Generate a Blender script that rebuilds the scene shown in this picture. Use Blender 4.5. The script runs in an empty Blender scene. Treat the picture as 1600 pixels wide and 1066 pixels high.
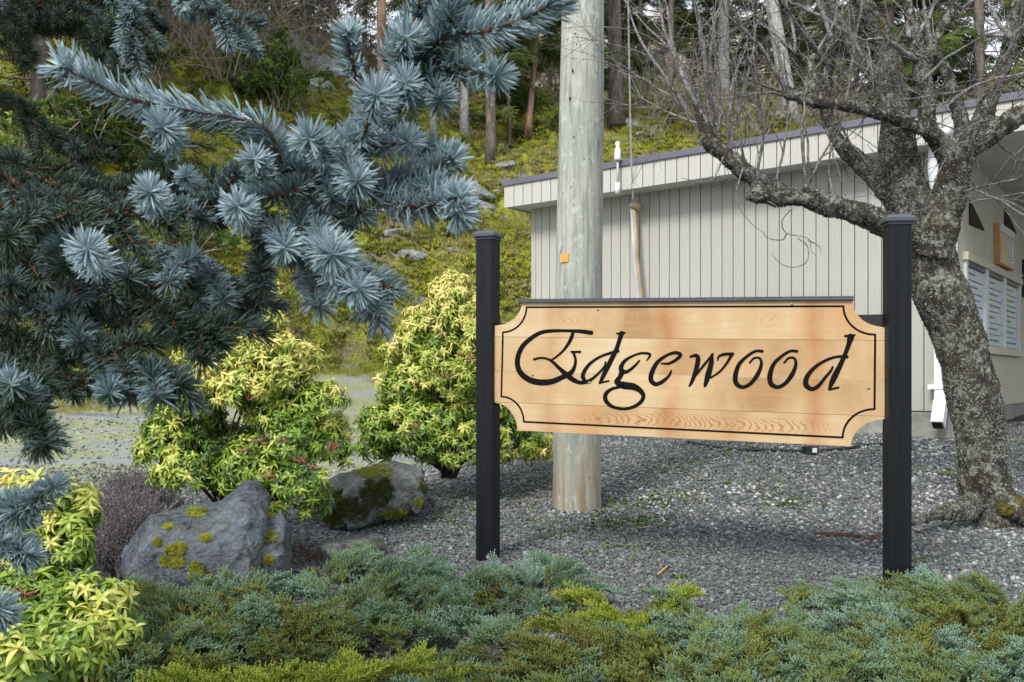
import bpy, bmesh, math, random
import numpy as np
from mathutils import Vector, Matrix, Euler
from mathutils.bvhtree import BVHTree
R = math.radians
RNG = np.random.default_rng(7)
random.seed(7)
scene = bpy.context.scene

# ------------------------------------------------------------------ camera, sky, sun, exposure
F, CX, HY, CZ = 1400.0, 800.0, 590.0, 1.0          # focal length and horizon in photo pixels, eye height
cam_d = bpy.data.cameras.new('camera')
cam = bpy.data.objects.new('camera', cam_d)
scene.collection.objects.link(cam)
cam.location = (0, 0, CZ); cam.rotation_euler = (R(90), 0, 0)
cam_d.sensor_width = 36.0; cam_d.lens = 36.0 * F / 1600.0
cam_d.shift_y = (HY - 533.0) / 1600.0
cam_d.clip_start = 0.05; cam_d.clip_end = 600
cam_d.dof.use_dof = True; cam_d.dof.focus_distance = 4.0; cam_d.dof.aperture_fstop = 14.0
scene.camera = cam

SUN_EL, SUN_AZ = R(44), R(214)                       # azimuth clockwise from +Y: behind the camera, a little left
world = bpy.data.worlds.new('World'); scene.world = world; world.use_nodes = True
wn = world.node_tree; wn.nodes.clear()
sky = wn.nodes.new('ShaderNodeTexSky'); sky.sky_type = 'NISHITA'; sky.sun_disc = False
sky.sun_elevation = SUN_EL; sky.sun_rotation = SUN_AZ
sky.air_density = 1.0; sky.dust_density = 4.0; sky.ozone_density = 1.0
bg = wn.nodes.new('ShaderNodeBackground'); bg.inputs[1].default_value = 0.13
wo = wn.nodes.new('ShaderNodeOutputWorld')
cl_n = wn.nodes.new('ShaderNodeTexNoise'); cl_n.inputs['Scale'].default_value = 2.2; cl_n.inputs['Detail'].default_value = 6
cl_r = wn.nodes.new('ShaderNodeValToRGB'); cl_r.color_ramp.elements[0].position = .30; cl_r.color_ramp.elements[0].color = (.62, .62, .62, 1); cl_r.color_ramp.elements[1].position = .60; cl_r.color_ramp.elements[1].color = (.96, .96, .96, 1)
cl_m = wn.nodes.new('ShaderNodeMix'); cl_m.data_type = 'RGBA'; cl_m.inputs[7].default_value = (6.6, 7.1, 7.7, 1)      # thin bright cloud over the blue
wn.links.new(cl_n.outputs[0], cl_r.inputs[0]); wn.links.new(cl_r.outputs[0], cl_m.inputs[0]); wn.links.new(sky.outputs[0], cl_m.inputs[6])
wn.links.new(cl_m.outputs[2], bg.inputs[0]); wn.links.new(bg.outputs[0], wo.inputs[0])
sun_d = bpy.data.lights.new('sun', 'SUN'); sun_d.energy = 2.3; sun_d.angle = R(16); sun_d.color = (1.0, 0.965, 0.91)
sun = bpy.data.objects.new('sun', sun_d); scene.collection.objects.link(sun)
sdir = Vector((math.sin(SUN_AZ) * math.cos(SUN_EL), math.cos(SUN_AZ) * math.cos(SUN_EL), math.sin(SUN_EL)))
sun.rotation_euler = sdir.to_track_quat('Z', 'Y').to_euler()
scene.view_settings.view_transform = 'Standard'; scene.view_settings.look = 'None'
scene.view_settings.gamma = 1.0; scene.view_settings.use_curve_mapping = False
scene.view_settings.exposure = 0.72
try:
    scene.cycles.use_denoising = True
    scene.cycles.max_bounces = 6; scene.cycles.transparent_max_bounces = 4
except Exception:
    pass

# ------------------------------------------------------------------ helpers
def P(px, py, Y):
    """a photo pixel at distance Y -> a point in the world"""
    return Vector(((px - CX) / F * Y, Y, CZ + (HY - py) / F * Y))

def link(o, parent=None):
    scene.collection.objects.link(o)
    if parent is not None: o.parent = parent
    return o

def tag(o, label=None, cat=None, group=None, kind=None):
    if label: o['label'] = label
    if cat: o['category'] = cat
    if group: o['group'] = group
    if kind: o['kind'] = kind
    return o

def thing(name, label, cat, loc=(0, 0, 0), group=None):
    o = bpy.data.objects.new(name, None); o.location = loc; o.empty_display_size = 0.1
    link(o); bpy.context.view_layer.update()
    return tag(o, label, cat, group)

def mesh_np(name, V, faces, mats=(), attrs=None, smooth=True, fmat=None):
    """V (n,3); faces: list of int arrays (m,3) or (m,4)"""
    me = bpy.data.meshes.new(name)
    V = np.asarray(V, dtype=np.float32)
    me.vertices.add(len(V)); me.vertices.foreach_set('co', V.ravel())
    fl = [np.asarray(f, dtype=np.int32) for f in faces if len(f)]
    if fl:
        tot = np.concatenate([np.full(len(f), f.shape[1], np.int32) for f in fl])
        start = np.concatenate([[0], np.cumsum(tot)[:-1]]).astype(np.int32)
        loops = np.concatenate([f.ravel() for f in fl])
        me.loops.add(len(loops)); me.loops.foreach_set('vertex_index', loops)
        me.polygons.add(len(tot)); me.polygons.foreach_set('loop_start', start)
        me.polygons.foreach_set('loop_total', tot)
        if fmat is not None: me.polygons.foreach_set('material_index', np.asarray(fmat, dtype=np.int32))
        me.polygons.foreach_set('use_smooth', np.full(len(tot), smooth, dtype=bool))
    me.update(calc_edges=True)
    for k, a in (attrs or {}).items():
        at = me.attributes.new(k, 'FLOAT', 'POINT'); at.data.foreach_set('value', np.asarray(a, dtype=np.float32))
    for m in mats: me.materials.append(m)
    return me

def obj(name, me, parent=None, **kw):
    """world-coordinate mesh under a thing that is an Empty: keeps its place"""
    o = bpy.data.objects.new(name, me); link(o, parent)
    if parent is not None:
        o.matrix_parent_inverse = parent.matrix_world.inverted()
    return tag(o, **kw)

class MB:
    """collects shapes into one mesh"""
    def __init__(s): s.V = []; s.F = []; s.M = []; s.H = []; s.n = 0
    def add(s, V, faces, mi=0, hue=0.5):
        V = np.asarray(V, dtype=np.float64).reshape(-1, 3)
        for f in faces:
            f = np.asarray(f)
            if len(f): s.F.append(f + s.n); s.M.append(np.full(len(f), mi))
        s.V.append(V); s.n += len(V)
        s.H.append(np.full(len(V), hue) if np.isscalar(hue) else np.asarray(hue, dtype=float))
        return s
    def box(s, c, size, mi=0, rz=0.0, hue=0.5, bev=0.0):
        hx, hy, hz = [v / 2 for v in size]
        v = np.array([[x, y, z] for x in (-hx, hx) for y in (-hy, hy) for z in (-hz, hz)])
        cs, sn = math.cos(rz), math.sin(rz)
        v = np.c_[v[:, 0] * cs - v[:, 1] * sn, v[:, 0] * sn + v[:, 1] * cs, v[:, 2]] + np.array(c)
        f = np.array([[0, 1, 3, 2], [4, 6, 7, 5], [0, 4, 5, 1], [2, 3, 7, 6], [0, 2, 6, 4], [1, 5, 7, 3]])
        return s.add(v, [f], mi, hue)
    def prism(s, A, B, mi=0, hue=0.5):
        """two matching polygons (n,3), capped (ngon fan)"""
        A = np.asarray(A, float); B = np.asarray(B, float); n = len(A)
        i = np.arange(n); j = (i + 1) % n
        quads = np.c_[i, j, j + n, i + n]
        ca, cb = A.mean(0), B.mean(0)
        V = np.vstack([A, B, ca, cb])
        t1 = np.c_[j, i, np.full(n, 2 * n)]; t2 = np.c_[i + n, j + n, np.full(n, 2 * n + 1)]
        return s.add(V, [quads, t1, t2], mi, hue)
    def tube(s, pts, rad, n=8, mi=0, hue=0.5, cap=True):
        V, f = sweep(pts, rad, n, cap)
        return s.add(V, f, mi, hue)
    def mesh(s, name, mats, smooth=True):
        V = np.vstack(s.V)
        order = sorted(range(len(s.F)), key=lambda k: s.F[k].shape[1])
        return mesh_np(name, V, [s.F[k] for k in order], mats, {'hue': np.concatenate(s.H)}, smooth,
                       np.concatenate([s.M[k] for k in order]))

def sweep(pts, rad, n=8, cap=True):
    pts = np.array([tuple(p) for p in pts], float); k = len(pts)
    rad = np.full(k, rad, float) if np.isscalar(rad) else np.asarray(rad, float)
    T = np.gradient(pts, axis=0); T /= np.linalg.norm(T, axis=1, keepdims=True) + 1e-9
    ref = np.array([0, 0, 1.0]) if abs(T[0, 2]) < .8 else np.array([1.0, 0, 0])
    U = np.zeros_like(pts); u = np.cross(ref, T[0]); u /= np.linalg.norm(u); U[0] = u
    for i in range(1, k):
        u = u - T[i] * np.dot(u, T[i]); u /= np.linalg.norm(u) + 1e-9; U[i] = u
    W = np.cross(T, U)
    a = np.arange(n) / n * 2 * np.pi
    V = pts[:, None, :] + rad[:, None, None] * (U[:, None, :] * np.cos(a)[None, :, None] + W[:, None, :] * np.sin(a)[None, :, None])
    V = V.reshape(-1, 3)
    i = np.arange(k - 1)[:, None]; j = np.arange(n)[None, :]; j2 = (j + 1) % n
    q = np.stack([i * n + j, i * n + j2, (i + 1) * n + j2, (i + 1) * n + j], -1).reshape(-1, 4)
    fs = [q]
    if cap:
        V = np.vstack([V, pts[0], pts[-1]]); m = k * n
        jj = np.arange(n); j2 = (jj + 1) % n
        fs.append(np.c_[j2, jj, np.full(n, m)]); fs.append(np.c_[(k - 1) * n + jj, (k - 1) * n + j2, np.full(n, m + 1)])
    return V, fs

def batch(Pn, Rn, s=3):
    """many tubes at once: Pn (N,k,3) points, Rn (N,k) radii -> V, quads"""
    N, k, _ = Pn.shape
    D = Pn[:, -1] - Pn[:, 0]; D /= np.linalg.norm(D, axis=1, keepdims=True) + 1e-12
    ref = np.where(np.abs(D[:, 2:3]) < .8, np.array([[0, 0, 1.0]]), np.array([[1.0, 0, 0]]))
    U = np.cross(ref, D); U /= np.linalg.norm(U, axis=1, keepdims=True) + 1e-12
    W = np.cross(D, U)
    ph = RNG.uniform(0, 6.28, N)
    a = np.arange(s)[None, :] / s * 2 * np.pi + ph[:, None]
    ring = U[:, None, :] * np.cos(a)[..., None] + W[:, None, :] * np.sin(a)[..., None]     # N,s,3
    V = Pn[:, :, None, :] + Rn[:, :, None, None] * ring[:, None, :, :]
    V = V.reshape(-1, 3)
    b = (np.arange(N) * k * s)[:, None, None]
    i = np.arange(k - 1)[None, :, None]; j = np.arange(s)[None, None, :]; j2 = (j + 1) % s
    q = np.stack([b + i * s + j, b + i * s + j2, b + (i + 1) * s + j2, b + (i + 1) * s + j], -1).reshape(-1, 4)
    return V, q

def spline(pts, n):
    """Catmull-Rom through pts, n samples"""
    p = np.array([tuple(q) for q in pts], float)
    if len(p) == 2: return p[0] + (p[1] - p[0]) * np.linspace(0, 1, n)[:, None]
    q = np.vstack([2 * p[0] - p[1], p, 2 * p[-1] - p[-2]])
    t = np.linspace(0, len(p) - 1 - 1e-6, n); i = t.astype(int); f = (t - i)[:, None]
    a, b, c, d = q[i], q[i + 1], q[i + 2], q[i + 3]
    return .5 * ((2 * b) + (-a + c) * f + (2 * a - 5 * b + 4 * c - d) * f ** 2 + (-a + 3 * b - 3 * c + d) * f ** 3)

def _hash(ix, iy, iz, seed):
    h = (ix.astype(np.int64) * 374761393 + iy.astype(np.int64) * 668265263 + iz.astype(np.int64) * 2147483647 + seed * 974711) & 0xffffffff
    h = ((h ^ (h >> 13)) * 1274126177) & 0xffffffff
    return ((h ^ (h >> 16)) & 0xffff) / 65535.0
def vnoise(x, y, z=None, seed=0):
    x = np.asarray(x, float); y = np.asarray(y, float); z = np.zeros_like(x) if z is None else np.asarray(z, float)
    ix, iy, iz = np.floor(x), np.floor(y), np.floor(z)
    fx, fy, fz = x - ix, y - iy, z - iz
    sx, sy, sz = [t * t * (3 - 2 * t) for t in (fx, fy, fz)]
    r = 0
    for dx in (0, 1):
        for dy in (0, 1):
            for dz in (0, 1):
                r = r + _hash(ix + dx, iy + dy, iz + dz, seed) * (sx if dx else 1 - sx) * (sy if dy else 1 - sy) * (sz if dz else 1 - sz)
    return r * 2 - 1
def fbm(x, y, z=None, oct=4, seed=0):
    r = 0; a = 1.0; s = 0
    for o in range(oct):
        f = 2.03 ** o
        r = r + a * vnoise(np.asarray(x) * f, np.asarray(y) * f, None if z is None else np.asarray(z) * f, seed + o * 17); s += a; a *= .5
    return r / s

# ------------------------------------------------------------------ materials
class MT:
    def __init__(s, name):
        s.m = bpy.data.materials.new(name); s.m.use_nodes = True; s.nt = s.m.node_tree
        s.b = s.nt.nodes['Principled BSDF']; s.out = s.nt.nodes['Material Output']
        s.b.inputs['Roughness'].default_value = .85
        s.tc = s.nt.nodes.new('ShaderNodeTexCoord')
    def n(s, t, **kw):
        nd = s.nt.nodes.new(t)
        for k, v in kw.items(): setattr(nd, k, v)
        return nd
    def l(s, a, b): s.nt.links.new(a, b)
    def map(s, scale=(1, 1, 1), rot=(0, 0, 0), src='Object'):
        mp = s.n('ShaderNodeMapping'); mp.inputs['Scale'].default_value = scale; mp.inputs['Rotation'].default_value = rot
        s.l(s.tc.outputs[src], mp.inputs[0]); return mp.outputs[0]
    def noise(s, scale, detail=5, rough=.6, vec=None, dist=0):
        nd = s.n('ShaderNodeTexNoise'); nd.inputs['Scale'].default_value = scale; nd.inputs['Detail'].default_value = detail
        nd.inputs['Roughness'].default_value = rough; nd.inputs['Distortion'].default_value = dist
        s.l(vec if vec is not None else s.tc.outputs['Object'], nd.inputs['Vector']); return nd.outputs[0]
    def voro(s, scale, vec=None, feature='F1', out='Distance', rand=1.0):
        nd = s.n('ShaderNodeTexVoronoi', feature=feature); nd.inputs['Scale'].default_value = scale
        nd.inputs['Randomness'].default_value = rand
        s.l(vec if vec is not None else s.tc.outputs['Object'], nd.inputs['Vector']); return nd.outputs[out]
    def ramp(s, fac, stops, interp='LINEAR'):
        nd = s.n('ShaderNodeValToRGB'); cr = nd.color_ramp; cr.interpolation = interp
        while len(cr.elements) < len(stops): cr.elements.new(.5)
        for e, (p, c) in zip(cr.elements, stops):
            e.position = p; e.color = (c, c, c, 1) if np.isscalar(c) else (c[0], c[1], c[2], 1)
        s.l(fac, nd.inputs[0]); return nd.outputs[0]
    def mix(s, fac, a, b, mode='MIX'):
        nd = s.n('ShaderNodeMix', data_type='RGBA', blend_type=mode)
        for inp, v in ((nd.inputs[0], fac), (nd.inputs[6], a), (nd.inputs[7], b)):
            if isinstance(v, bpy.types.NodeSocket): s.l(v, inp)
            elif inp is nd.inputs[0]: inp.default_value = v
            else: inp.default_value = (v[0], v[1], v[2], 1)
        return nd.outputs[2]
    def math(s, op, a, b=0.0, clamp=False):
        nd = s.n('ShaderNodeMath', operation=op, use_clamp=clamp)
        for inp, v in zip(nd.inputs, (a, b)):
            if isinstance(v, bpy.types.NodeSocket): s.l(v, inp)
            else: inp.default_value = v
        return nd.outputs[0]
    def attr(s, name, inst=False, out='Fac'):
        nd = s.n('ShaderNodeAttribute', attribute_name=name)
        nd.attribute_type = 'INSTANCER' if inst else 'GEOMETRY'; return nd.outputs[out]
    def sep(s, vec, k):
        nd = s.n('ShaderNodeSeparateXYZ'); s.l(vec, nd.inputs[0]); return nd.outputs[k]
    def color(s, c):
        if isinstance(c, bpy.types.NodeSocket): s.l(c, s.b.inputs['Base Color'])
        else: s.b.inputs['Base Color'].default_value = (c[0], c[1], c[2], 1)
        s.c = c; return s
    def bump(s, h, strength=.5, dist=.01):
        nd = s.n('ShaderNodeBump'); nd.inputs['Strength'].default_value = strength; nd.inputs['Distance'].default_value = dist
        s.l(h, nd.inputs['Height'])
        if s.b.inputs['Normal'].is_linked:
            s.l(s.b.inputs['Normal'].links[0].from_socket, nd.inputs['Normal'])
        s.l(nd.outputs[0], s.b.inputs['Normal']); return s
    def rough(s, v, spec=None):
        if isinstance(v, bpy.types.NodeSocket): s.l(v, s.b.inputs['Roughness'])
        else: s.b.inputs['Roughness'].default_value = v
        if spec is not None: s.b.inputs['Specular IOR Level'].default_value = spec
        return s
    def leafy(s, t=.3):
        tr = s.n('ShaderNodeBsdfTranslucent')
        if isinstance(s.c, bpy.types.NodeSocket): s.l(s.c, tr.inputs[0])
        else: tr.inputs[0].default_value = (*s.c, 1)
        mx = s.n('ShaderNodeMixShader'); mx.inputs[0].default_value = t
        s.l(s.b.outputs[0], mx.inputs[1]); s.l(tr.outputs[0], mx.inputs[2]); s.l(mx.outputs[0], s.out.inputs[0]); return s

def foliage_mat(name, stops, inst=True, rough=.6, transl=.25, w_inst=.6, spec=.3):
    """colour from each leaf's own hue and each spray's hue"""
    m = MT(name)
    h = m.attr('hue')
    if inst:
        h = m.math('ADD', m.math('MULTIPLY', h, 1 - w_inst), m.math('MULTIPLY', m.attr('ihue', True), w_inst))
    m.color(m.ramp(h, stops)).rough(rough, spec).leafy(transl)
    return m.m

def plain(name, c, rough=.7, var=.15, scale=20, bump=0, spec=.4, metal=0):
    m = MT(name); c = np.array(c)
    m.color(m.ramp(m.noise(scale), [(.3, tuple(c * (1 - var))), (.7, tuple(c * (1 + var)))])).rough(rough, spec)
    if bump: m.bump(m.noise(scale * 3), bump, .003)
    m.b.inputs['Metallic'].default_value = metal
    return m.m

MAT = {}
# gravel stones
m = MT('pebble')
info = m.attr('ihue', True)
m.color(m.mix(m.math('MULTIPLY', m.noise(60), .35), m.ramp(info, [(0, (.010, .015, .018)), (.3, (.024, .033, .038)), (.6, (.055, .070, .077)), (.80, (.110, .130, .134)), (.91, (.22, .23, .23)), (.95, (.18, .12, .08)), (1, (.40, .40, .38))]), (.35, .34, .32))).rough(.62, .4)
MAT['pebble'] = m.m
# soil under gravel, drive with mossy streaks
m = MT('gravel_ground')
g = m.voro(70, out='Color'); gd = m.voro(70)
gcol = m.ramp(m.sep(g, 0), [(0, (.03, .035, .042)), (.5, (.09, .10, .11)), (.85, (.2, .2, .2)), (1, (.38, .36, .33))])
vec = m.map((.35, 1.1, 1), (0, 0, R(-12)))
streak = m.noise(1.1, 5, .65, vec)
fine = m.noise(25, 6, .7)
mossm = m.ramp(m.math('ADD', streak, m.math('MULTIPLY', fine, .22)), [(.555, 0), (.63, 1)])
ydist = m.attr('hue')                                   # 1 = drive with thin grass, 0 = clean gravel
mossc = m.ramp(fine, [(.3, (.13, .135, .09)), (.5, (.22, .235, .13)), (.62, (.34, .37, .17)), (.75, (.33, .33, .27))])
soil = m.mix(m.ramp(m.noise(9, 6), [(.35, 0), (.65, 1)]), (.030, .024, .020), (.062, .052, .044))
c0 = m.mix(m.ramp(m.noise(1.6, 4), [(.4, .75), (.6, 1.0)]), soil, gcol); dr = m.ramp(m.math('ADD', m.noise(.8, 4, .6, vec), m.math('MULTIPLY', fine, .2)), [(.46, 0), (.58, .85)])
c0 = m.mix(m.math('MULTIPLY', dr, ydist), c0, (.27, .28, .275))
m.color(m.mix(m.math('MULTIPLY', mossm, ydist), c0, mossc)).rough(.9, .2)
m.bump(gd, .8, .012).bump(m.noise(90, 4), .5, .006)
MAT['ground'] = m.m
# hillside moss, grass and rock
m = MT('mossy_hill')
n1 = m.noise(.55, 6, .62); n2 = m.noise(3.2, 6, .68); n3 = m.noise(24, 4, .7)
moss = m.ramp(m.math('ADD', m.math('MULTIPLY', n2, .65), m.math('MULTIPLY', n3, .35)), [(.36, (.03, .03, .014)), (.44, (.08, .09, .02)), (.52, (.20, .22, .028)), (.60, (.34, .35, .05)), (.70, (.34, .29, .14))])
dry = m.ramp(n3, [(.3, (.10, .085, .05)), (.6, (.24, .20, .12)), (.8, (.34, .29, .19))])
rock = m.ramp(m.noise(14, 6, .75), [(.3, (.08, .085, .08)), (.6, (.24, .25, .24)), (.75, (.42, .43, .41))])
c1 = m.mix(m.ramp(n1, [(.50, 0), (.60, .85)]), moss, dry)
rk = m.ramp(m.noise(1.5, 5, .7), [(.60, 0), (.64, 1)])
m.color(m.mix(rk, c1, rock)).rough(.95, .1)
m.bump(n2, 1.0, .12).bump(n3, 1.0, .04)
MAT['hill'] = m.m
# rock
def rock_mat(name, c, blotch):
    m = MT(name)
    a = m.noise(4, 8, .65, dist=.6); b = m.noise(38, 6, .7)
    base = m.ramp(m.math('ADD', m.math('MULTIPLY', a, .65), m.math('MULTIPLY', b, .35)), [(.38, tuple(np.array(c) * .25)), (.47, tuple(np.array(c) * .75)), (.54, tuple(np.array(c) * 1.35)), (.64, tuple(np.array(c) * 2.5))])
    vein = m.ramp(m.noise(6, 7, .7, m.map((1, 1, 3), (.5, .4, 0)), 1.5), [(.49, 0), (.505, .75), (.52, 0)])
    base = m.mix(vein, base, tuple(np.array(c) * 3.2))
    wv = m.n('ShaderNodeMix', data_type='RGBA'); wv.inputs[0].default_value = .22; m.l(m.map((1, 1, 1.6)), wv.inputs[6]); nz_ = m.n('ShaderNodeTexNoise'); nz_.inputs['Scale'].default_value = 6; m.l(m.tc.outputs['Object'], nz_.inputs['Vector']); m.l(nz_.outputs[1], wv.inputs[7])
    ck = m.voro(6.5, wv.outputs[2], feature='DISTANCE_TO_EDGE'); base = m.mix(m.ramp(ck, [(0, .5), (.008, .25), (.02, 0)]), base, tuple(np.array(c) * .15))
    m.bump(m.ramp(ck, [(0, 0), (.03, 1)]), .4, .012)
    m.color(m.mix(m.ramp(m.noise(7, 5, .6), [(.54, 0), (.64, .85)]), base, blotch)).rough(m.ramp(a, [(.3, .30), (.7, .62)]), .6)
    m.bump(m.voro(9, feature='DISTANCE_TO_EDGE'), .4, .02).bump(a, 1, .06).bump(b, .8, .012)
    return m.m
MAT['rock'] = rock_mat('blue_grey_rock', (.052, .064, .076), (.060, .052, .040))
MAT['rock2'] = rock_mat('grey_rock', (.088, .096, .090), (.075, .065, .035))
MAT['rock3'] = rock_mat('pale_outcrop', (.24, .25, .24), (.16, .16, .06))
m = MT('moss_clump'); nn = m.noise(60, 4, .7)
m.color(m.ramp(nn, [(.3, (.06, .09, .008)), (.5, (.17, .22, .015)), (.7, (.30, .36, .04))])).rough(1, .05).bump(nn, 1, .02)
MAT['moss'] = m.m
m = MT('brown_moss'); nn = m.noise(40, 4, .7)
m.color(m.ramp(nn, [(.3, (.03, .03, .01)), (.5, (.085, .075, .02)), (.7, (.17, .15, .04))])).rough(1, .05).bump(nn, 1, .02)
MAT['moss_dark'] = m.m
# bark with lichen
def bark_mat(name, dark, mid, lichen, amount, vscale=1.0, moss=None):
    m = MT(name)
    vec = m.map((1, 1, .35))
    a = m.noise(14 * vscale, 7, .7, vec); b = m.noise(45 * vscale, 5, .7)
    base = m.ramp(a, [(.3, dark), (.5, mid), (.7, tuple(np.array(mid) * 1.7))])
    l1 = m.math('ADD', m.math('MULTIPLY', m.noise(13 * vscale, 5, .65), .55), m.math('MULTIPLY', b, .45))
    lm = m.ramp(l1, [(.5 - amount, 0), (.56 - amount, 1)])
    lc = m.ramp(b, [(.3, tuple(np.array(lichen) * .45)), (.55, lichen), (.7, tuple(np.minimum(np.array(lichen) * 1.45, .8)))])
    c = m.mix(lm, base, lc)
    if moss is not None:
        c = m.mix(m.ramp(m.noise(3.1 * vscale, 4, .6), [(.60, 0), (.68, .8)]), c, moss)
    m.color(c).rough(.95, .15).bump(a, 1, .02).bump(b, 1, .012)
    return m.m
MAT['bark'] = bark_mat('lichen_bark', (.014, .012, .010), (.050, .041, .033), (.20, .21, .175), .008, moss=(.10, .085, .025))
MAT['bark_twig'] = bark_mat('twig_bark', (.07, .062, .058), (.17, .155, .145), (.36, .345, .33), .02, 2)
MAT['bark_fir'] = bark_mat('fir_bark', (.045, .036, .03), (.14, .115, .098), (.26, .25, .22), -.06, .5)
MAT['bark_red'] = bark_mat('red_bark', (.08, .045, .032), (.23, .145, .105), (.34, .26, .2), -.06, .5)
MAT['bark_pale'] = bark_mat('pale_bark', (.12, .12, .11), (.26, .26, .24), (.38, .39, .36), .04, .5)
MAT['stem'] = bark_mat('shrub_stem', (.03, .02, .014), (.10, .065, .045), (.2, .16, .12), -.1, 2)
# utility pole wood
m = MT('treated_pole')
vec = m.map((1, 1, .06)); a = m.noise(42, 6, .65, vec); b = m.noise(3.5, 5, .6, m.map((1, 1, .35)))
c = m.mix(m.ramp(b, [(.35, 0), (.65, 1)]), (.24, .285, .25), (.43, .41, .35))
c = m.mix(m.ramp(a, [(.35, .75), (.5, .1), (.62, 0)]), c, (.13, .15, .13))
fl = m.ramp(m.noise(22, 4, .6, m.map((1, 1, .45), (R(8), 0, 0)), 1.4), [(.56, 0), (.62, .5)])
c = m.mix(fl, c, (.50, .52, .46))
kv = m.voro(9, m.map((1.3, 1.3, .8))); knot = m.ramp(kv, [(.035, 1), (.075, 0)])
c = m.mix(m.math('MULTIPLY', knot, .9), c, (.02, .02, .018))
zz = m.sep(m.tc.outputs['Object'], 2)
st = m.ramp(m.math('ADD', zz, m.math('MULTIPLY', m.noise(10, 3, .5, m.map((1, 1, .15))), .5)), [(.35, 1), (.85, 0)])
c = m.mix(m.math('MULTIPLY', st, m.ramp(m.noise(14, 3, .5, m.map((1, 1, .1))), [(.42, 0), (.56, .85)])), c, (.26, .185, .11))
m.color(c).rough(.8, .25).bump(a, .5, .008).bump(knot, -.6, .006)
MAT['pole'] = m.m
# sign wood (local coords x along, z up)
SIGN_SLOPE = -.021
def sign_wood(name, seed, cath):
    m = MT(name)
    off = m.n('ShaderNodeVectorMath', operation='ADD'); m.l(m.tc.outputs['Object'], off.inputs[0]); off.inputs[1].default_value = (seed * 3.7, seed * 1.3, 0)
    def mp(sc):
        q = m.n('ShaderNodeMapping'); q.inputs['Scale'].default_value = sc; m.l(off.outputs[0], q.inputs[0]); return q.outputs[0]
    fine = m.noise(60, 4, .6, mp((.05, 1, 1)))
    blot = m.noise(2.3, 4, .55, mp((1.0, 1, .55)))
    grey = m.noise(9, 5, .7, mp((.35, 1, 1)))
    base = m.ramp(blot, [(.34, (.33, .20, .085)), (.46, (.47, .325, .165)), (.58, (.53, .40, .23)), (.70, (.56, .45, .30))])
    c = m.mix(m.ramp(fine, [(.38, .32), (.55, 0)]), base, (.46, .28, .15)); c = m.mix(m.ramp(m.noise(7, 5, .65, mp((.10, 1, 1.6))), [(.52, 0), (.60, .30)]), c, (.50, .30, .15))
    stain = m.noise(3.1, 3, .5, mp((1.1, 1, .12)))
    c = m.mix(m.ramp(stain, [(.58, 0), (.70, .55)]), c, (.46, .22, .085))
    if cath:
        xx = m.sep(m.tc.outputs['Object'], 0); zz = m.sep(m.tc.outputs['Object'], 2)
        wob = m.noise(2.2, 3, .5, mp((.8, 1, 1))); fwob = m.noise(26, 3, .6, mp((.4, 1, 1.5)))
        zl = m.math('ADD', zz, m.math('MULTIPLY', xx, -SIGN_SLOPE))
        zc = m.math('ABSOLUTE', m.math('ADD', m.math('SUBTRACT', zl, cath), m.math('MULTIPLY', m.math('SUBTRACT', wob, .5), .05)))
        ph = m.math('ADD', m.math('ADD', m.math('MULTIPLY', xx, 190), m.math('MULTIPLY', m.math('MULTIPLY', zc, zc), 12000 if cath > 1 else 6500)), m.math('ADD', m.math('MULTIPLY', wob, 110), m.math('MULTIPLY', fwob, 17)))
        ln = m.ramp(m.math('SINE', ph), [(.35, 0), (.9, 1)])
        mk = m.math('MULTIPLY', m.ramp(zc, [(.016, 1), (.030 if cath > 1 else .042, 0)]), m.ramp(m.noise(2.4, 2, .5, mp((.6, 1, .1))), [(.42, .05), (.54, 1)]))
        c = m.mix(m.math('MULTIPLY', ln, mk), c, (.33, .15, .06))
    xs_ = m.sep(m.tc.outputs['Object'], 0); xw = m.math('ADD', xs_, m.math('MULTIPLY', m.math('SUBTRACT', m.noise(3, 3), .5), .12))
    xw = m.math('MULTIPLY', xw, 1 / 1.8)
    band = m.ramp(xw, [(0, 0), (.13, 0), (.16, .6), (.20, 0), (.44, 0), (.475, .95), (.53, .2), (.80, 0), (.835, .85), (.88, .15), (1, 0)])
    c = m.mix(m.math('MULTIPLY', band, m.ramp(m.noise(4, 4, .6, mp((.8, 1, .8))), [(.35, .15), (.6, 1)])), c, (.36, .165, .055))
    kn = m.voro(3.1, mp((.8, 0, 1.3)))
    c = m.mix(m.ramp(kn, [(.022, .9), (.055, 0)]), c, (.13, .075, .04))
    c = m.mix(m.ramp(grey, [(.60, 0), (.72, .35)]), c, (.36, .33, .28))
    m.color(c).rough(.6, .35).bump(fine, .25, .002)
    return m.m
MAT['sign_wood'] = [sign_wood('cedar_board', s, (.815, 0, 0, 1.29)[s]) for s in range(4)]
m = MT('black_post_paint'); a = m.noise(50, 5, .6, m.map((1, 1, .05)))
m.color(m.ramp(a, [(.3, (.0028, .0036, .005)), (.7, (.0075, .009, .012))])).rough(.5, .22).bump(a, .4, .003)
MAT['post'] = m.m
MAT['letter'] = plain('carved_black', (.006, .006, .006), .9, .4, 80, .4, spec=.1)
MAT['flash'] = plain('blue_grey_flashing', (.055, .062, .078), .45, .15, 15)
MAT['steel'] = plain('bracket_black', (.01, .01, .012), .5, .3, 30)
MAT['screw'] = plain('screw_metal', (.3, .28, .26), .4, .2, 90, metal=.7)
MAT['orange'] = plain('orange_tag', (.70, .30, .06), .5, .1, 90)
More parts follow.
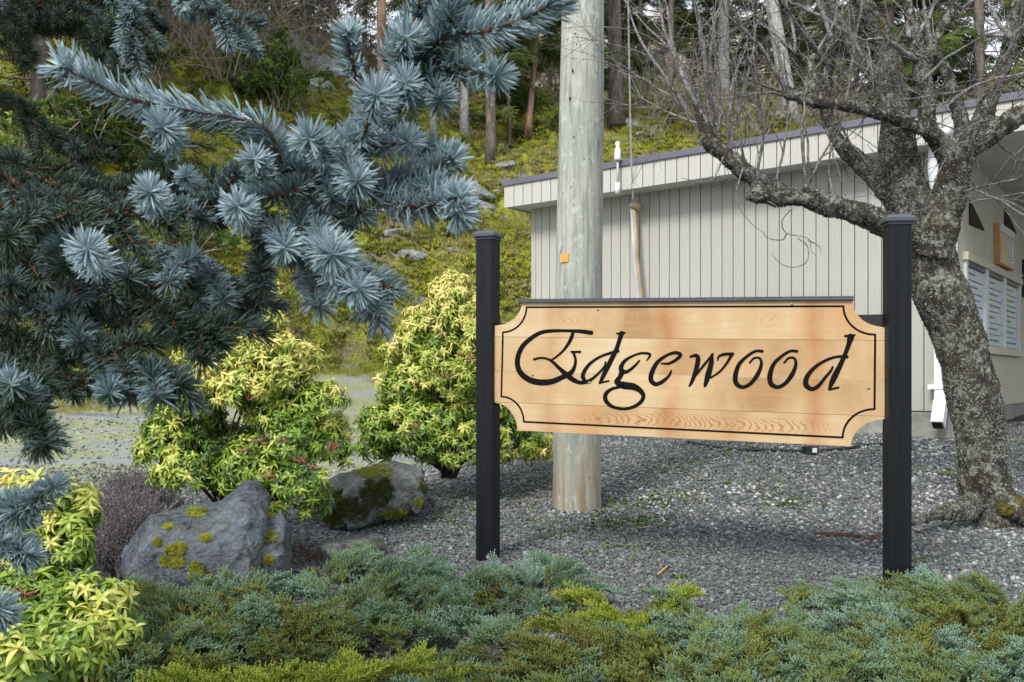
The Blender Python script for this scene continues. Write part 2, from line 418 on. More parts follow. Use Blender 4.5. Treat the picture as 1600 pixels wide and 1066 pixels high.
# building
def siding(name, c, dirt):
    m = MT(name); a = m.noise(3, 5, .6, m.map((1, 1, .25))); b = m.noise(40, 4, .6, m.map((1, 1, .1)))
    c = np.array(c)
    k = m.mix(m.ramp(a, [(.35, 0), (.7, .5)]), tuple(c), tuple(c * dirt))
    k = m.mix(m.ramp(b, [(.35, .3), (.55, 0)]), k, tuple(c * .78))
    k = m.mix(m.ramp(m.noise(5, 5, .65, m.map((1, 1, .12), src='Generated')), [(.54, 0), (.68, .35)]), k, (.26, .25, .19))
    inf = m.n('ShaderNodeObjectInfo')
    k = m.mix(m.math('MULTIPLY', inf.outputs['Random'], .12), k, (.30, .29, .24))
    m.color(k).rough(.75, .25).bump(b, .3, .003); return m.m
MAT['board'] = siding('sage_siding', (.415, .41, .365), .80)
MAT['board2'] = siding('cream_siding', (.60, .56, .45), .82)
MAT['fascia'] = siding('fascia_paint', (.475, .465, .42), .82)
MAT['groove'] = plain('groove_backing', (.29, .275, .22), .9, .2, 20)
MAT['soffit'] = plain('soffit_paint', (.56, .57, .53), .8, .1, 3)
MAT['cap'] = plain('purple_grey_metal', (.105, .10, .135), .4, .12, 3, spec=.5)
m = MT('concrete'); a = m.noise(8, 7, .7)
m.color(m.ramp(a, [(.3, (.16, .16, .14)), (.7, (.36, .36, .32))])).rough(.9, .2).bump(a, .5, .01); MAT['concrete'] = m.m
MAT['white'] = plain('white_plastic', (.74, .76, .78), .4, .05, 5)
MAT['white_old'] = plain('white_wood', (.66, .68, .68), .6, .06, 20)
MAT['pane'] = plain('pale_blue_panel', (.55, .62, .74), .25, .06, 4, spec=.6)
MAT['ink'] = plain('grey_ink', (.16, .19, .26), .6, .1, 40)
MAT['dark'] = plain('dark_hollow', (.035, .022, .016), .9, .3, 10)
MAT['box_wood'] = plain('orange_cedar', (.50, .27, .11), .6, .2, 12)
MAT['box_wood2'] = plain('pale_cedar', (.62, .48, .32), .6, .12, 12)
MAT['conduit'] = plain('weathered_conduit', (.33, .27, .17), .6, .25, 9)
MAT['conduit2'] = plain('grey_conduit', (.42, .42, .44), .5, .15, 9)
MAT['black'] = plain('black_rubber', (.012, .013, .014), .5, .3, 20)
MAT['root'] = bark_mat('root_bark', (.03, .018, .014), (.10, .055, .04), (.18, .14, .12), -.1, 1.5)
MAT['sky_wall'] = plain('pale_render', (.62, .55, .45), .9, .05, .5)
MAT['sky_roof'] = plain('pale_roof', (.38, .36, .35), .9, .08, 1)
MAT['glass'] = plain('window_glass', (.10, .14, .18), .1, .1, 2, spec=.8)
# foliage
MAT['needle'] = foliage_mat('blue_needles', [(0, (.018, .034, .014)), (.3, (.048, .082, .045)), (.5, (.10, .150, .135)), (.75, (.255, .36, .395)), (1, (.46, .57, .61))], inst=False, rough=.5, transl=.12)
MAT['spruce_twig'] = plain('orange_brown_twig', (.14, .065, .028), .8, .5, 300, 1)
MAT['spruce_wood'] = bark_mat('spruce_bark', (.03, .02, .015), (.09, .055, .035), (.18, .15, .12), -.05, 2)
MAT['leaf'] = foliage_mat('pieris_leaf', [(0, (.014, .036, .008)), (.2, (.036, .088, .010)), (.4, (.10, .19, .018)), (.58, (.24, .335, .032)), (.76, (.48, .50, .10)), (.9, (.70, .62, .20)), (1, (.72, .58, .28))], inst=True, rough=.38, transl=.22, w_inst=.75, spec=.5)
MAT['bud'] = plain('red_brown_buds', (.22, .10, .06), .8, .35, 120)
MAT['juniper'] = foliage_mat('juniper', [(0, (.055, .036, .016)), (.14, (.12, .095, .025)), (.32, (.20, .235, .040)), (.50, (.135, .21, .085)), (.72, (.19, .30, .22)), (1, (.36, .48, .42))], inst=True, rough=.7, transl=.12, w_inst=.55)
MAT['juniper_y'] = foliage_mat('juniper_yellow', [(0, (.09, .07, .016)), (.3, (.20, .26, .025)), (.6, (.34, .42, .05)), (.85, (.62, .56, .08)), (1, (.72, .56, .14))], inst=True, rough=.7, transl=.2, w_inst=.6)
MAT['fir'] = foliage_mat('fir_foliage', [(0, (.022, .036, .014)), (.4, (.065, .105, .030)), (.7, (.14, .19, .045)), (1, (.25, .27, .08))], inst=True, rough=.6, transl=.2, w_inst=.7)
MAT['bush'] = foliage_mat('hill_bush', [(0, (.03, .05, .012)), (.5, (.10, .18, .03)), (1, (.30, .38, .08))], inst=True, transl=.25, w_inst=.7)
MAT['tuft'] = foliage_mat('moss_tuft', [(0, (.03, .035, .012)), (.22, (.085, .10, .022)), (.45, (.23, .245, .035)), (.68, (.43, .43, .06)), (.88, (.28, .23, .13)), (1, (.40, .34, .24))], inst=True, rough=.9, transl=.2, w_inst=.75, spec=.1)
MAT['dead'] = foliage_mat('dry_leaf', [(0, (.07, .04, .02)), (.5, (.20, .12, .06)), (1, (.42, .33, .24))], inst=True, rough=.9, transl=.1)
MAT['heather'] = foliage_mat('dry_heather', [(0, (.07, .06, .058)), (.5, (.19, .17, .17)), (1, (.36, .33, .33))], inst=True, rough=.9, transl=.1)
MAT['dry_twig'] = plain('dry_twig', (.27, .23, .175), .9, .3, 60)
MAT['lichen'] = foliage_mat('lichen_flakes', [(0, (.035, .030, .022)), (.35, (.12, .12, .095)), (.7, (.24, .26, .215)), (1, (.34, .35, .31))], inst=True, rough=.95, transl=.1, w_inst=.8, spec=.1)

# ------------------------------------------------------------------ scattering one prototype set over points
def make_set(name, meshes):
    c = bpy.data.collections.new(name)
    for i, me in enumerate(meshes):
        c.objects.link(bpy.data.objects.new('%s_%02d' % (name, i), me))
    ng = bpy.data.node_groups.new(name + '_scatter', 'GeometryNodeTree')
    ng.interface.new_socket('Geometry', in_out='INPUT', socket_type='NodeSocketGeometry')
    ng.interface.new_socket('Geometry', in_out='OUTPUT', socket_type='NodeSocketGeometry')
    N = ng.nodes; L = ng.links
    gi = N.new('NodeGroupInput'); go = N.new('NodeGroupOutput')
    ci = N.new('GeometryNodeCollectionInfo'); ci.inputs['Collection'].default_value = c
    ci.inputs['Separate Children'].default_value = True; ci.inputs['Reset Children'].default_value = True
    ip = N.new('GeometryNodeInstanceOnPoints'); ip.inputs['Pick Instance'].default_value = True
    def at(nm, ty):
        a = N.new('GeometryNodeInputNamedAttribute'); a.data_type = ty; a.inputs[0].default_value = nm
        return a.outputs[0]
    er = N.new('FunctionNodeEulerToRotation')
    L.new(at('rot', 'FLOAT_VECTOR'), er.inputs[0])
    L.new(gi.outputs[0], ip.inputs['Points']); L.new(ci.outputs[0], ip.inputs['Instance'])
    L.new(at('idx', 'INT'), ip.inputs['Instance Index']); L.new(er.outputs[0], ip.inputs['Rotation'])
    L.new(at('scl', 'FLOAT_VECTOR'), ip.inputs['Scale'])
    L.new(ip.outputs[0], go.inputs[0])
    return ng, len(meshes)

def scatter(name, pset, pts, rot, scl, hue, parent=None, idx=None, label=None, cat=None, kind='stuff'):
    ng, nm = pset
    pts = np.asarray(pts, float); n = len(pts)
    me = bpy.data.meshes.new(name); me.vertices.add(n); me.vertices.foreach_set('co', pts.astype(np.float32).ravel())
    if idx is None: idx = RNG.integers(0, nm, n)
    scl = np.asarray(scl, float)
    if scl.ndim == 1: scl = np.repeat(scl[:, None], 3, 1)
    a = me.attributes.new('rot', 'FLOAT_VECTOR', 'POINT'); a.data.foreach_set('vector', np.asarray(rot, np.float32).ravel())
    a = me.attributes.new('scl', 'FLOAT_VECTOR', 'POINT'); a.data.foreach_set('vector', scl.astype(np.float32).ravel())
    a = me.attributes.new('idx', 'INT', 'POINT'); a.data.foreach_set('value', np.asarray(idx, np.int32))
    a = me.attributes.new('ihue', 'FLOAT', 'POINT'); a.data.foreach_set('value', np.asarray(hue, np.float32))
    o = obj(name, me, parent, label=label, cat=cat, kind=kind)
    md = o.modifiers.new('scatter', 'NODES'); md.node_group = ng
    return o

def rot_from(dirs, roll=None, axis='Z'):
    """euler angles turning local +axis onto each direction, with a roll about it (vectorised)"""
    d = np.asarray(dirs, float); d = d / (np.linalg.norm(d, axis=1, keepdims=True) + 1e-9)
    n = len(d); roll = RNG.uniform(0, 6.28, n) if roll is None else roll
    out = np.zeros((n, 3))
    for i in range(n):
        q = Vector(d[i]).to_track_quat(axis, 'X' if axis != 'X' else 'Z')
        m_ = q.to_matrix() @ Matrix.Rotation(roll[i], 3, axis)
        out[i] = m_.to_euler()
    return out

# ------------------------------------------------------------------ terrain
def foot(x): return np.interp(x, [-40, -12, -6, -3, 0, 3, 6, 12, 40], [9, 9.5, 10.6, 13.4, 14.3, 14.6, 14.2, 15, 16])
def Hbase(x, y):
    a = np.interp(y, [-20, 0, 2, 3, 4.2, 5.6, 8.2, 10, 12, 14, 15], [-.6, -.2, -.10, .0, .07, .19, .43, .62, .88, 1.15, 1.2])
    b = np.interp(y, [-20, 0, 2, 3, 4.2, 5.6, 7.4, 9, 12, 20], [-.6, -.2, -.10, .0, .085, .20, .47, .50, .62, .9])
    t = np.clip((x + .4) / 2.2, 0, 1); t = t * t * (3 - 2 * t)
    return a * (1 - t) + b * t + .018 * fbm(x * 1.3, y * 1.3, oct=3, seed=3)
def Hhill(x, y):
    d = y - foot(x)
    h = np.interp(d, [-6, -.4, 0, .5, 1.1, 2.0, 9, 18, 28, 60, 120], [-4, -.6, 0, 1.1, 1.8, 2.2, 6.1, 10.0, 12.6, 14.0, 16])
    left = np.clip((-x - 3) / 8, 0, 3) * np.clip(d / 12, 0, 1) * 2.2
    amp = np.clip(d / 1.5, 0, 1)
    n = .30 * fbm(x * .45, y * .45, oct=3, seed=5) * np.clip(d / 5, 0, 1.6) + .34 * fbm(x * 1.5, y * 1.5, oct=4, seed=9) * amp
    tq = d * .62 + 1.5 * fbm(x * .5, y * .5, oct=3, seed=71); fq = tq - np.floor(tq); n = n + .55 * (np.clip(fq / .28, 0, 1) ** 1.5 - fq) * np.clip(d / 2, 0, 1)
    n = n + .20 * np.abs(fbm(x * 3.4, y * 3.4, oct=4, seed=13)) * amp + .10 * fbm(x * 9, y * 9, oct=3, seed=21) * np.clip(amp, .2, 1)
    base = np.interp(x, [-6, -3, 6], [.72, 1.05, 1.15])
    return base + h + left + n
def H(x, y):
    x = np.asarray(x, float); y = np.asarray(y, float)
    return np.maximum(Hbase(x, y), Hhill(x, y))
def on_ground(px, py, Y0=2.0, Y1=60.0):
    """where the photo ray through (px,py) meets the terrain"""
    Y = np.linspace(Y0, Y1, 3000); x = (px - CX) / F * Y; z = CZ + (HY - py) / F * Y
    k = np.argmax(H(x, Y) >= z)
    return Vector((x[k], Y[k], float(H(x[k], Y[k]))))

def grid(name, xs, ys, fn, mat, hue=None, **kw):
    X, Yg = np.meshgrid(xs, ys, indexing='ij'); Z = fn(X, Yg)
    nx, ny = X.shape
    i = np.arange(nx - 1)[:, None]; j = np.arange(ny - 1)[None, :]
    q = np.stack([i * ny + j, (i + 1) * ny + j, (i + 1) * ny + j + 1, i * ny + j + 1], -1).reshape(-1, 4)
    at = {'hue': (hue(X, Yg).ravel() if hue is not None else np.full(nx * ny, .5))}
    return obj(name, mesh_np(name, np.c_[X.ravel(), Yg.ravel(), Z.ravel()], [q], [mat], at), kind='structure')

def drive_mask(x, y):
    a = np.clip((y - 5.8) / 1.2, 0, 1) * np.clip((-.2 - x + (y - 6) * .12) / .8, 0, 1)
    return a
xs = np.r_[np.linspace(-60, -9, 18)[:-1], np.linspace(-9, 10, 300), np.linspace(10, 60, 18)[1:]]
ys = np.r_[np.linspace(-20, 1.5, 8)[:-1], np.linspace(1.5, 17, 260)]
grid('gravel_ground', xs, ys, lambda x, y: Hbase(x, y) + .012 * fbm(x * 6, y * 6, oct=3, seed=40), MAT['ground'], drive_mask)
xs = np.r_[np.linspace(-60, -14, 25)[:-1], np.linspace(-14, 16, 330), np.linspace(16, 60, 25)[1:]]
ys = np.r_[np.linspace(8.5, 22, 190), np.linspace(22, 45, 150)[1:], np.linspace(45, 110, 20)[1:]]
grid('hillside', xs, ys, lambda x, y: np.where(y < foot(x) - .45, Hbase(x, y) - .5, Hhill(x, y)), MAT['hill'])

# pebbles: one mass of loose stones
def pebble(seed):
    bm = bmesh.new(); bmesh.ops.create_icosphere(bm, subdivisions=1, radius=.5)
    r = random.Random(seed); sx, sy, sz = r.uniform(.8, 1.25), r.uniform(.7, 1.0), r.uniform(.45, .75)
    for v in bm.verts:
        k = 1 + r.uniform(-.16, .16); v.co = Vector((v.co.x * sx, v.co.y * sy, v.co.z * sz)) * k
    me = bpy.data.meshes.new('pebble'); bm.to_mesh(me); bm.free()
    me.materials.append(MAT['pebble'])
    me.polygons.foreach_set('use_smooth', np.full(len(me.polygons), seed % 3 != 0)); return me
peb = make_set('pebble_shapes', [pebble(i) for i in range(9)])
def pebbles(name, n, y0, y1, smin, smax, dens=None):
    u = RNG.random(n); y = np.sqrt(y0 ** 2 + u * (y1 ** 2 - y0 ** 2)); x = (RNG.random(n) - .5) * y * 1.24
    keep = np.ones(n, bool) if dens is None else RNG.random(n) < dens(x, y)
    x, y = x[keep], y[keep]; n = len(x)
    s = smin + (smax - smin) * RNG.random(n) ** 2.2
    z = Hbase(x, y) + .012 * fbm(x * 6, y * 6, oct=3, seed=40) + s * .18
    rot = np.c_[RNG.normal(0, .5, n), RNG.normal(0, .5, n), RNG.uniform(0, 6.28, n)]
    patch = .5 + .5 * fbm(x * .9, y * .9, oct=3, seed=51)
    s = s * (.75 + .6 * patch); hue = np.clip(RNG.random(n) * 1.0 + (patch - .5) * .55, 0, 1)
    return x, y, z, rot, s, hue
def pd(x, y):
    soil = fbm(x * 1.4, y * 1.4, oct=3, seed=60)
    front = np.clip((y - 2.9 - .25 * soil) / .5, .25, 1)
    left = np.clip((x + .75 + (y - 3.5) * .18) / .3, .12, 1)
    left = np.where(y > 5.2, 1, left)
    return np.clip(front * left * (.82 + .4 * soil), 0, 1) * (1 - .94 * drive_mask(x, y))
x, y, z, rot, s, hue = pebbles('p', 95000, 2.3, 5.6, .010, .030, pd)
x2, y2, z2, rot2, s2, hue2 = pebbles('p', 90000, 5.6, 9.5, .014, .036, pd)
scatter('gravel', peb, np.r_[np.c_[x, y, z], np.c_[x2, y2, z2]], np.r_[rot, rot2], np.r_[s, s2], np.r_[hue, hue2], label='grey and blue rounded gravel spread round the sign and pole', cat='gravel')

# ------------------------------------------------------------------ building (its left wall faces us, its right wall runs away)
d_l = Vector((-.787, .617, 0)); n_l = Vector((-.617, -.787, 0))      # along left wall, outward
d_r = Vector((.617, .787, 0)); n_r = Vector((.787, -.617, 0))        # along right wall, outward
C0 = Vector((3.765, 7.64, 0)); WL = 4.47; ZT = 2.96; ZB = .71
RX = math.atan2(d_l.y, d_l.x); RR = math.atan2(d_r.y, d_r.x)
bld = thing('clad_building', 'low flat-roofed building clad in sage grooved boards, partly behind the sign and tree', 'building', (C0.x, C0.y, .4))
def bp(base, d, n, s, o, z): v = base + d * s + n * o; return (v.x, v.y, z)
# hidden core
b = MB()
core = [C0 - n_l * .03 - n_r * .03, C0 + d_l * WL - n_l * .03, C0 + d_l * WL + d_r * 9, C0 + d_r * 9 - n_r * .03]
b.prism([(p.x, p.y, .3) for p in core], [(p.x, p.y, ZT - .005) for p in core])
obj('wall', b.mesh('wall', [MAT['groove']], False), bld)
# grooved boards, each its own
nb = 38; w = WL / nb
bm_ = MB(); bm_.box((0, 0, 0), (w - .008, .03, ZT - ZB)); board_me = bm_.mesh('siding_board', [MAT['board']], False)
bev = lambda o, k=.003: None
for i in range(nb):
    o = obj('siding_board', board_me, bld); c = C0 + d_l * (w * (i + .5)) + n_l * (-.012 + random.uniform(-.001, .001))
    o.matrix_parent_inverse = Matrix(); o.location = Vector((c.x, c.y, (ZT + ZB) / 2)) - bld.location; o.rotation_euler = (0, 0, RX)
bm_ = MB(); wr = .098; bm_.box((0, 0, 0), (wr - .010, .03, 1)); board_r = bm_.mesh('siding_board', [MAT['board2']], False)
WIN = (.36, 3.15, 1.30, 2.09)                                        # along, along, bottom, top on the right wall
for i in range(64):
    s0 = wr * (i + .5)
    segs = [(ZB, ZT)] if not (WIN[0] < s0 < WIN[1]) else [(ZB, WIN[2]), (WIN[3], ZT)]
    for a, c_ in segs:
        o = obj('siding_board', board_r, bld); c = C0 + d_r * s0 + n_r * (-.012)
        o.matrix_parent_inverse = Matrix(); o.location = Vector((c.x, c.y, (a + c_) / 2)) - bld.location
        o.rotation_euler = (0, 0, RR); o.scale = (1, 1, c_ - a)
def wall_box(mb, base, d, n, s0, s1, o0, o1, z0, z1, mi=0):
    A = [bp(base, d, n, s, o, z0) for s, o in ((s0, o0), (s1, o0), (s1, o1), (s0, o1))]
    Bv = [(p[0], p[1], z1) for p in A]
    mb.prism(A, Bv, mi)
def wbox(name, base, d, n, s0, s1, o0, o1, z0, z1, mat, parent=bld, **kw):
    mb = MB(); wall_box(mb, base, d, n, s0, s1, o0, o1, z0, z1); return obj(name, mb.mesh(name, [mat], False), parent, **kw)
wbox('corner_trim', C0, d_l, n_l, -.035, .03, -.02, .014, ZB - .01, ZT, MAT['board'])
wbox('corner_trim', C0 + d_l * WL, d_l, n_l, -.04, .02, -.02, .012, ZB - .01, ZT, MAT['board'])
wbox('foundation', C0, d_l, n_l, -.02, WL + .05, -.4, -.028, .1, ZB - .012, MAT['concrete'])
wbox('foundation', C0, d_r, n_r, .0, 8.6, -.4, -.028, .1, ZB - .012, MAT['concrete'])
# roof: fascia line runs past the corner to the right
FO = .32; Fs0 = WL + .154; Fs1 = -4.2
base_f = C0 + n_l * FO
zf0, zf1, zf2 = 2.94, 3.185, 3.246
wbox('soffit', C0, d_l, n_l, Fs1, Fs0 - .01, -3.4, FO - .03, ZT - .004, ZT + .05, MAT['soffit'])
wbox('soffit', C0, d_l, n_l, Fs1, -.001, -9, -3.402, ZT - .004, ZT + .05, MAT['soffit'])
wbox('roof', C0, d_l, n_l, Fs1, Fs0 - .012, -9, FO - .02, ZT + .052, zf2 - .03, MAT['cap'])
fw = .128; k = int((Fs0 - Fs1) / fw)
mbf = MB(); mbf.box((0, 0, 0), (fw - .009, .022, zf1 - zf0)); fme = mbf.mesh('fascia_board', [MAT['fascia']], False)
for i in range(k):
    o = obj('fascia_board', fme, bld); c = base_f + d_l * (Fs0 - fw * (i + .5))
    o.matrix_parent_inverse = Matrix(); o.location = Vector((c.x, c.y, (zf0 + zf1) / 2)) - bld.location; o.rotation_euler = (0, 0, RX)
wbox('fascia_backing', C0, d_l, n_l, Fs1, Fs0 - .004, FO - .029, FO - .012, zf0 + .004, zf1, MAT['groove'])
wbox('fascia_board', C0, d_l, n_l, Fs0 - .01, Fs0 + .012, -3.4, FO + .011, zf0, zf1, MAT['fascia'])
wbox('metal_cap', C0, d_l, n_l, Fs1, Fs0 + .03, FO - .1, FO + .032, zf1 + .001, zf2, MAT['cap'])
# window with three directory panels
wr_p = wbox('window', C0, d_r, n_r, WIN[0], WIN[1], -.028, -.02, WIN[2], WIN[3], MAT['white_old'])
def wpart(name, s0, s1, o0, o1, z0, z1, mat): return wbox(name, C0, d_r, n_r, s0, s1, o0, o1, z0, z1, mat, wr_p)
wpart('frame', WIN[0] - .03, WIN[1] + .05, .003, .05, WIN[3] - .05, WIN[3] + .02, MAT['board2'])
wpart('frame', WIN[0] - .05, WIN[1] + .05, .003, .07, WIN[2] - .07, WIN[2], MAT['board2'])
npn = 3; span = (WIN[1] - WIN[0]) / npn
for i in range(npn):
    a = WIN[0] + span * i; bb = a + span
    wpart('frame', a, a + .07, -.018, .03, WIN[2] + .002, WIN[3] - .052, MAT['white_old'])
    wpart('frame', bb - .07, bb - .003, -.018, .03, WIN[2] + .002, WIN[3] - .052, MAT['white_old'])
    wpart('frame', a + .071, bb - .071, -.018, .026, WIN[3] - .09, WIN[3] - .053, MAT['cap'])
    nr = 6; hh = (WIN[3] - .092 - WIN[2] - .012) / nr
    for r_ in range(nr):
        z0 = WIN[2] + .012 + hh * r_
        wpart('panel', a + .072, bb - .072, -.014, .004, z0 + .008, z0 + hh - .004, MAT['pane'])
    mk = MB()
    for r_ in range(nr):
        z0 = WIN[2] + .012 + hh * (r_ + .45); s = a + .12
        while s < bb - .2 - .12 * (r_ % 3):
            L_ = random.uniform(.03, .09); wall_box(mk, C0, d_r, n_r, s, s + L_, .0055, .0065, z0, z0 + .017); s += L_ + .02
    obj('faded_print', mk.mesh('faded_print', [MAT['ink']], False), wr_p)
# dark triangular vents under the soffit
for s0, s1, zt in ((.58, 1.22, 2.60), (2.30, 3.0, 2.79)):
    mb = MB(); A = [bp(C0, d_r, n_r, s, .002, z) for s, z in ((s0, zt), (s0, zt - .22), (s1, zt - .19))]
    Bv = [bp(C0, d_r, n_r, s, .02, z) for s, z in ((s0, zt), (s0, zt - .22), (s1, zt - .19))]
    mb.prism(A, Bv); obj('vent', mb.mesh('vent', [MAT['dark']], False), bld)
# wooden notice box on the right wall
nb_ = thing('notice_box', 'small orange cedar notice box with white papers on the cream wall above the window', 'notice box', bp(C0, d_r, n_r, 2.0, .05, 2.1))
wbox('case', C0, d_r, n_r, 1.74, 2.5, .005, .055, 2.14, 2.55, MAT['box_wood'], nb_)
wbox('door', C0, d_r, n_r, 1.76, 2.48, .056, .07, 2.15, 2.46, MAT['box_wood2'], nb_)
wbox('header', C0, d_r, n_r, 1.745, 2.49, .056, .073, 2.465, 2.545, MAT['white_old'], nb_)
wbox('paper', C0, d_r, n_r, 2.17, 2.44, .0705, .073, 2.2, 2.44, MAT['white'], nb_)
mk = MB()
for z in np.arange(2.22, 2.43, .028):
    wall_box(mk, C0, d_r, n_r, 2.19, 2.19 + random.uniform(.1, .2), .0735, .0745, z, z + .01)
obj('faded_print', mk.mesh('faded_print', [MAT['ink']], False), nb_)
pf = thing('framed_board', 'dark framed board on the cream wall, cut off by the right edge of the photo', 'board', bp(C0, d_r, n_r, 3.5, .04, 1.9))
wbox('frame', C0, d_r, n_r, 3.42, 4.1, .005, .05, 1.93, 2.36, MAT['black'], pf); wbox('panel', C0, d_r, n_r, 3.47, 4.05, .051, .055, 1.98, 2.31, MAT['glass'], pf)
# downspout with gutter elbow
ds = thing('downspout', 'white plastic downspout on the building corner with an elbow open above the gravel', 'downspout', bp(C0, d_l, n_l, .1, .06, .6))
mb = MB(); pts = [bp(C0, d_l, n_l, s, o, z) for s, o, z in ((-.13, .40, 3.06), (-.07, .33, 3.03), (.05, .27, 3.0), (.10, .20, 2.93), (.115, .16, 2.75), (.10, .10, 2.55), (.085, .06, 2.40), (.085, .06, 2.2))]
mb.tube(spline(pts, 28), .052, 10); obj('elbow', mb.mesh('elbow', [MAT['white']]), ds)
mb = MB(); A = [bp(C0, d_l, n_l, s, o, .80) for s, o in ((.04, .01), (.13, .01), (.13, .105), (.04, .105))]
mb.prism(A, [(p[0], p[1], 2.24) for p in A]); pipe = obj('pipe', mb.mesh('pipe', [MAT['white']], False), ds)
wbox('clamp', C0, d_l, n_l, -.01, .18, .004, .112, .90, .94, MAT['white'], ds)
mb = MB(); lo = [bp(C0, d_l, n_l, s, o, z) for s, o, z in ((.035, .12, .66), (.125, .12, .66), (.125, .22, .60), (.035, .22, .60))]
up = [bp(C0, d_l, n_l, s, o, .815) for s, o in ((.036, .009), (.134, .009), (.134, .11), (.036, .11))]
lo2 = [bp(C0, d_l, n_l, s, o, z) for s, o, z in ((.036, .11, .57), (.134, .11, .57), (.134, .25, .62), (.036, .25, .62))]
lo2 = [bp(C0, d_l, n_l, s, o, z) for s, o, z in ((.036, .13, .565), (.134, .13, .565), (.134, .215, .63), (.036, .215, .63))]
mb.prism(up, lo2); e = obj('outlet_elbow', mb.mesh('outlet_elbow', [MAT['white']], False), ds)
mb = MB(); q = [bp(C0, d_l, n_l, s, o + .003, z - .002) for s, o, z in ((.046, .14, .572), (.124, .14, .572), (.124, .207, .624), (.046, .207, .624))]
q2 = [(a[0] + n_l.x * .003, a[1] + n_l.y * .003, a[2] - .004) for a in q]
mb.prism(q, q2); obj('opening', mb.mesh('opening', [MAT['dark']], False), ds)
# service mast with cap, conduit and overhead wire
sm = thing('antenna_bracket', 'thin white capped rod with a cylinder fixed to the fascia just right of the pole', 'antenna', P(965, 300, 9.3))
mb = MB(); mb.tube([P(965, 303, 9.22), P(965, 286, 9.22)], .026, 12); obj('cylinder', mb.mesh('cylinder', [MAT['white']]), sm)
mb = MB(); mb.tube([P(965.5, 287, 9.24), P(965, 250, 9.24)], .012, 8); obj('rod', mb.mesh('rod', [MAT['conduit2']]), sm)
mb = MB(); mb.tube([P(965, 251, 9.24), P(965, 247, 9.24), P(965, 234, 9.24), P(965, 231, 9.24), P(965, 222, 9.24)], [.034, .034, .030, .018, .022], 12); obj('cap', mb.mesh('cap', [MAT['white_old']]), sm)
cd = thing('conduit_pipe', 'weathered tan conduit leaning on the sage wall beside the pole', 'conduit', P(1003, 475, 9.0))
Yc = 9.42
mb = MB(); mb.tube([P(990, 322, Yc), P(995, 400, Yc - .01), P(1003, 480, Yc - .05), P(1006, 560, Yc - .06)], .026, 10); obj('pipe', mb.mesh('pipe', [MAT['conduit']]), cd)
mb = MB(); mb.tube([P(986.5, 322, Yc), P(991, 400, Yc - .01), P(999, 480, Yc - .05), P(1003, 560, Yc - .06)], .018, 10); obj('pipe', mb.mesh('pipe', [MAT['conduit2']]), cd)
mb = MB(); mb.tube([P(985, 322, Yc), P(990, 319, Yc - .03), P(997, 322, Yc - .02), P(1000, 330, Yc)], [.03, .045, .05, .03], 10); obj('weather_head', mb.mesh('weather_head', [MAT['conduit']]), cd)
wr_ = [P(989, 320, 9.3), P(986, 250, 9.1), P(983, 120, 8.8), P(981, 0, 8.5), P(980, -120, 8.2)]
mb = MB(); mb.tube(spline(wr_, 20), .005, 6); mb.tube(spline([p + Vector((.008, 0, 0)) for p in wr_], 20), .004, 6)
obj('overhead_wire', mb.mesh('overhead_wire', [MAT['conduit2']]), label='grey twisted wire coming down beside the pole to the wall conduit', cat='wire')
# cable on the gravel with a small box
pts = []
for px, py in ((1075, 694), (1110, 700), (1150, 705), (1200, 707), (1262, 709), (1310, 705), (1350, 700), (1375, 698), (1412, 690), (1424, 660), (1426, 640)):
    if py >= 690: g = on_ground(px, py); g.z += .015
    else: g = P(px, py, 7.6)
    pts.append(g)
mb = MB(); mb.tube(spline(pts[:9], 60), .013, 7)
obj('ground_cable', mb.mesh('ground_cable', [MAT['black']]), label='black cable snaking over the gravel behind and below the sign', cat='cable')
g = on_ground(1266, 711); bx = thing('cable_box', 'small black box with a white face on the cable behind the sign', 'box', g)
mb = MB(); mb.box((g.x, g.y, g.z + .03), (.10, .07, .07), rz=.2); obj('case', mb.mesh('case', [MAT['black']], False), bx)
mb = MB(); mb.box((g.x + .022, g.y - .037, g.z + .035), (.035, .012, .035), rz=.2); obj('face', mb.mesh('face', [MAT['white']], False), bx)

# ------------------------------------------------------------------ utility pole
pl = thing('utility_pole', 'thick greenish weathered wooden utility pole behind the sign', 'utility pole', (P(902, 790, 5.6)))
pts = spline([P(901.5, 815, 5.6), P(901.5, 700, 5.6), P(905, 400, 5.62), P(909, 150, 5.64), P(911, -20, 5.66), P(914, -400, 5.7)], 90)
nr = 40; V, fs = sweep(pts, np.interp(np.arange(90), [0, 30, 60, 89], [.155, .146, .137, .125]), nr)
ang = np.tile(np.arange(nr) / nr * 6.283, 90); zc = V[:90 * nr, 2]
dsp = .004 * fbm(ang * 4, zc * .8, oct=3, seed=2)
notch = np.exp(-((ang - 4.72 + 6.283 * 0) % 6.283 - 3.14) ** 2)
cen = np.repeat(pts, nr, 0); rv = V[:90 * nr] - cen; L_ = np.linalg.norm(rv, axis=1, keepdims=True)
dirx = rv[:, 0] / L_[:, 0]
crack = np.exp(-((dirx + .12 + .05 * np.sin(zc * 5)) / .05) ** 2) * (rv[:, 1] < 0) * np.clip((.75 - zc) / .3, 0, 1) * .02
V[:90 * nr] += rv / L_ * (dsp - crack)[:, None]
obj('pole_shaft', mesh_np('pole_shaft', V - np.array(pl.location), fs, [MAT['pole']]), pl).matrix_parent_inverse = Matrix()
mb = MB(); t = P(882, 403.5, 5.508); mb.box(t, (.056, .006, .05), rz=-.62); obj('orange_tag', mb.mesh('orange_tag', [MAT['orange']], False), pl)
mb = MB()
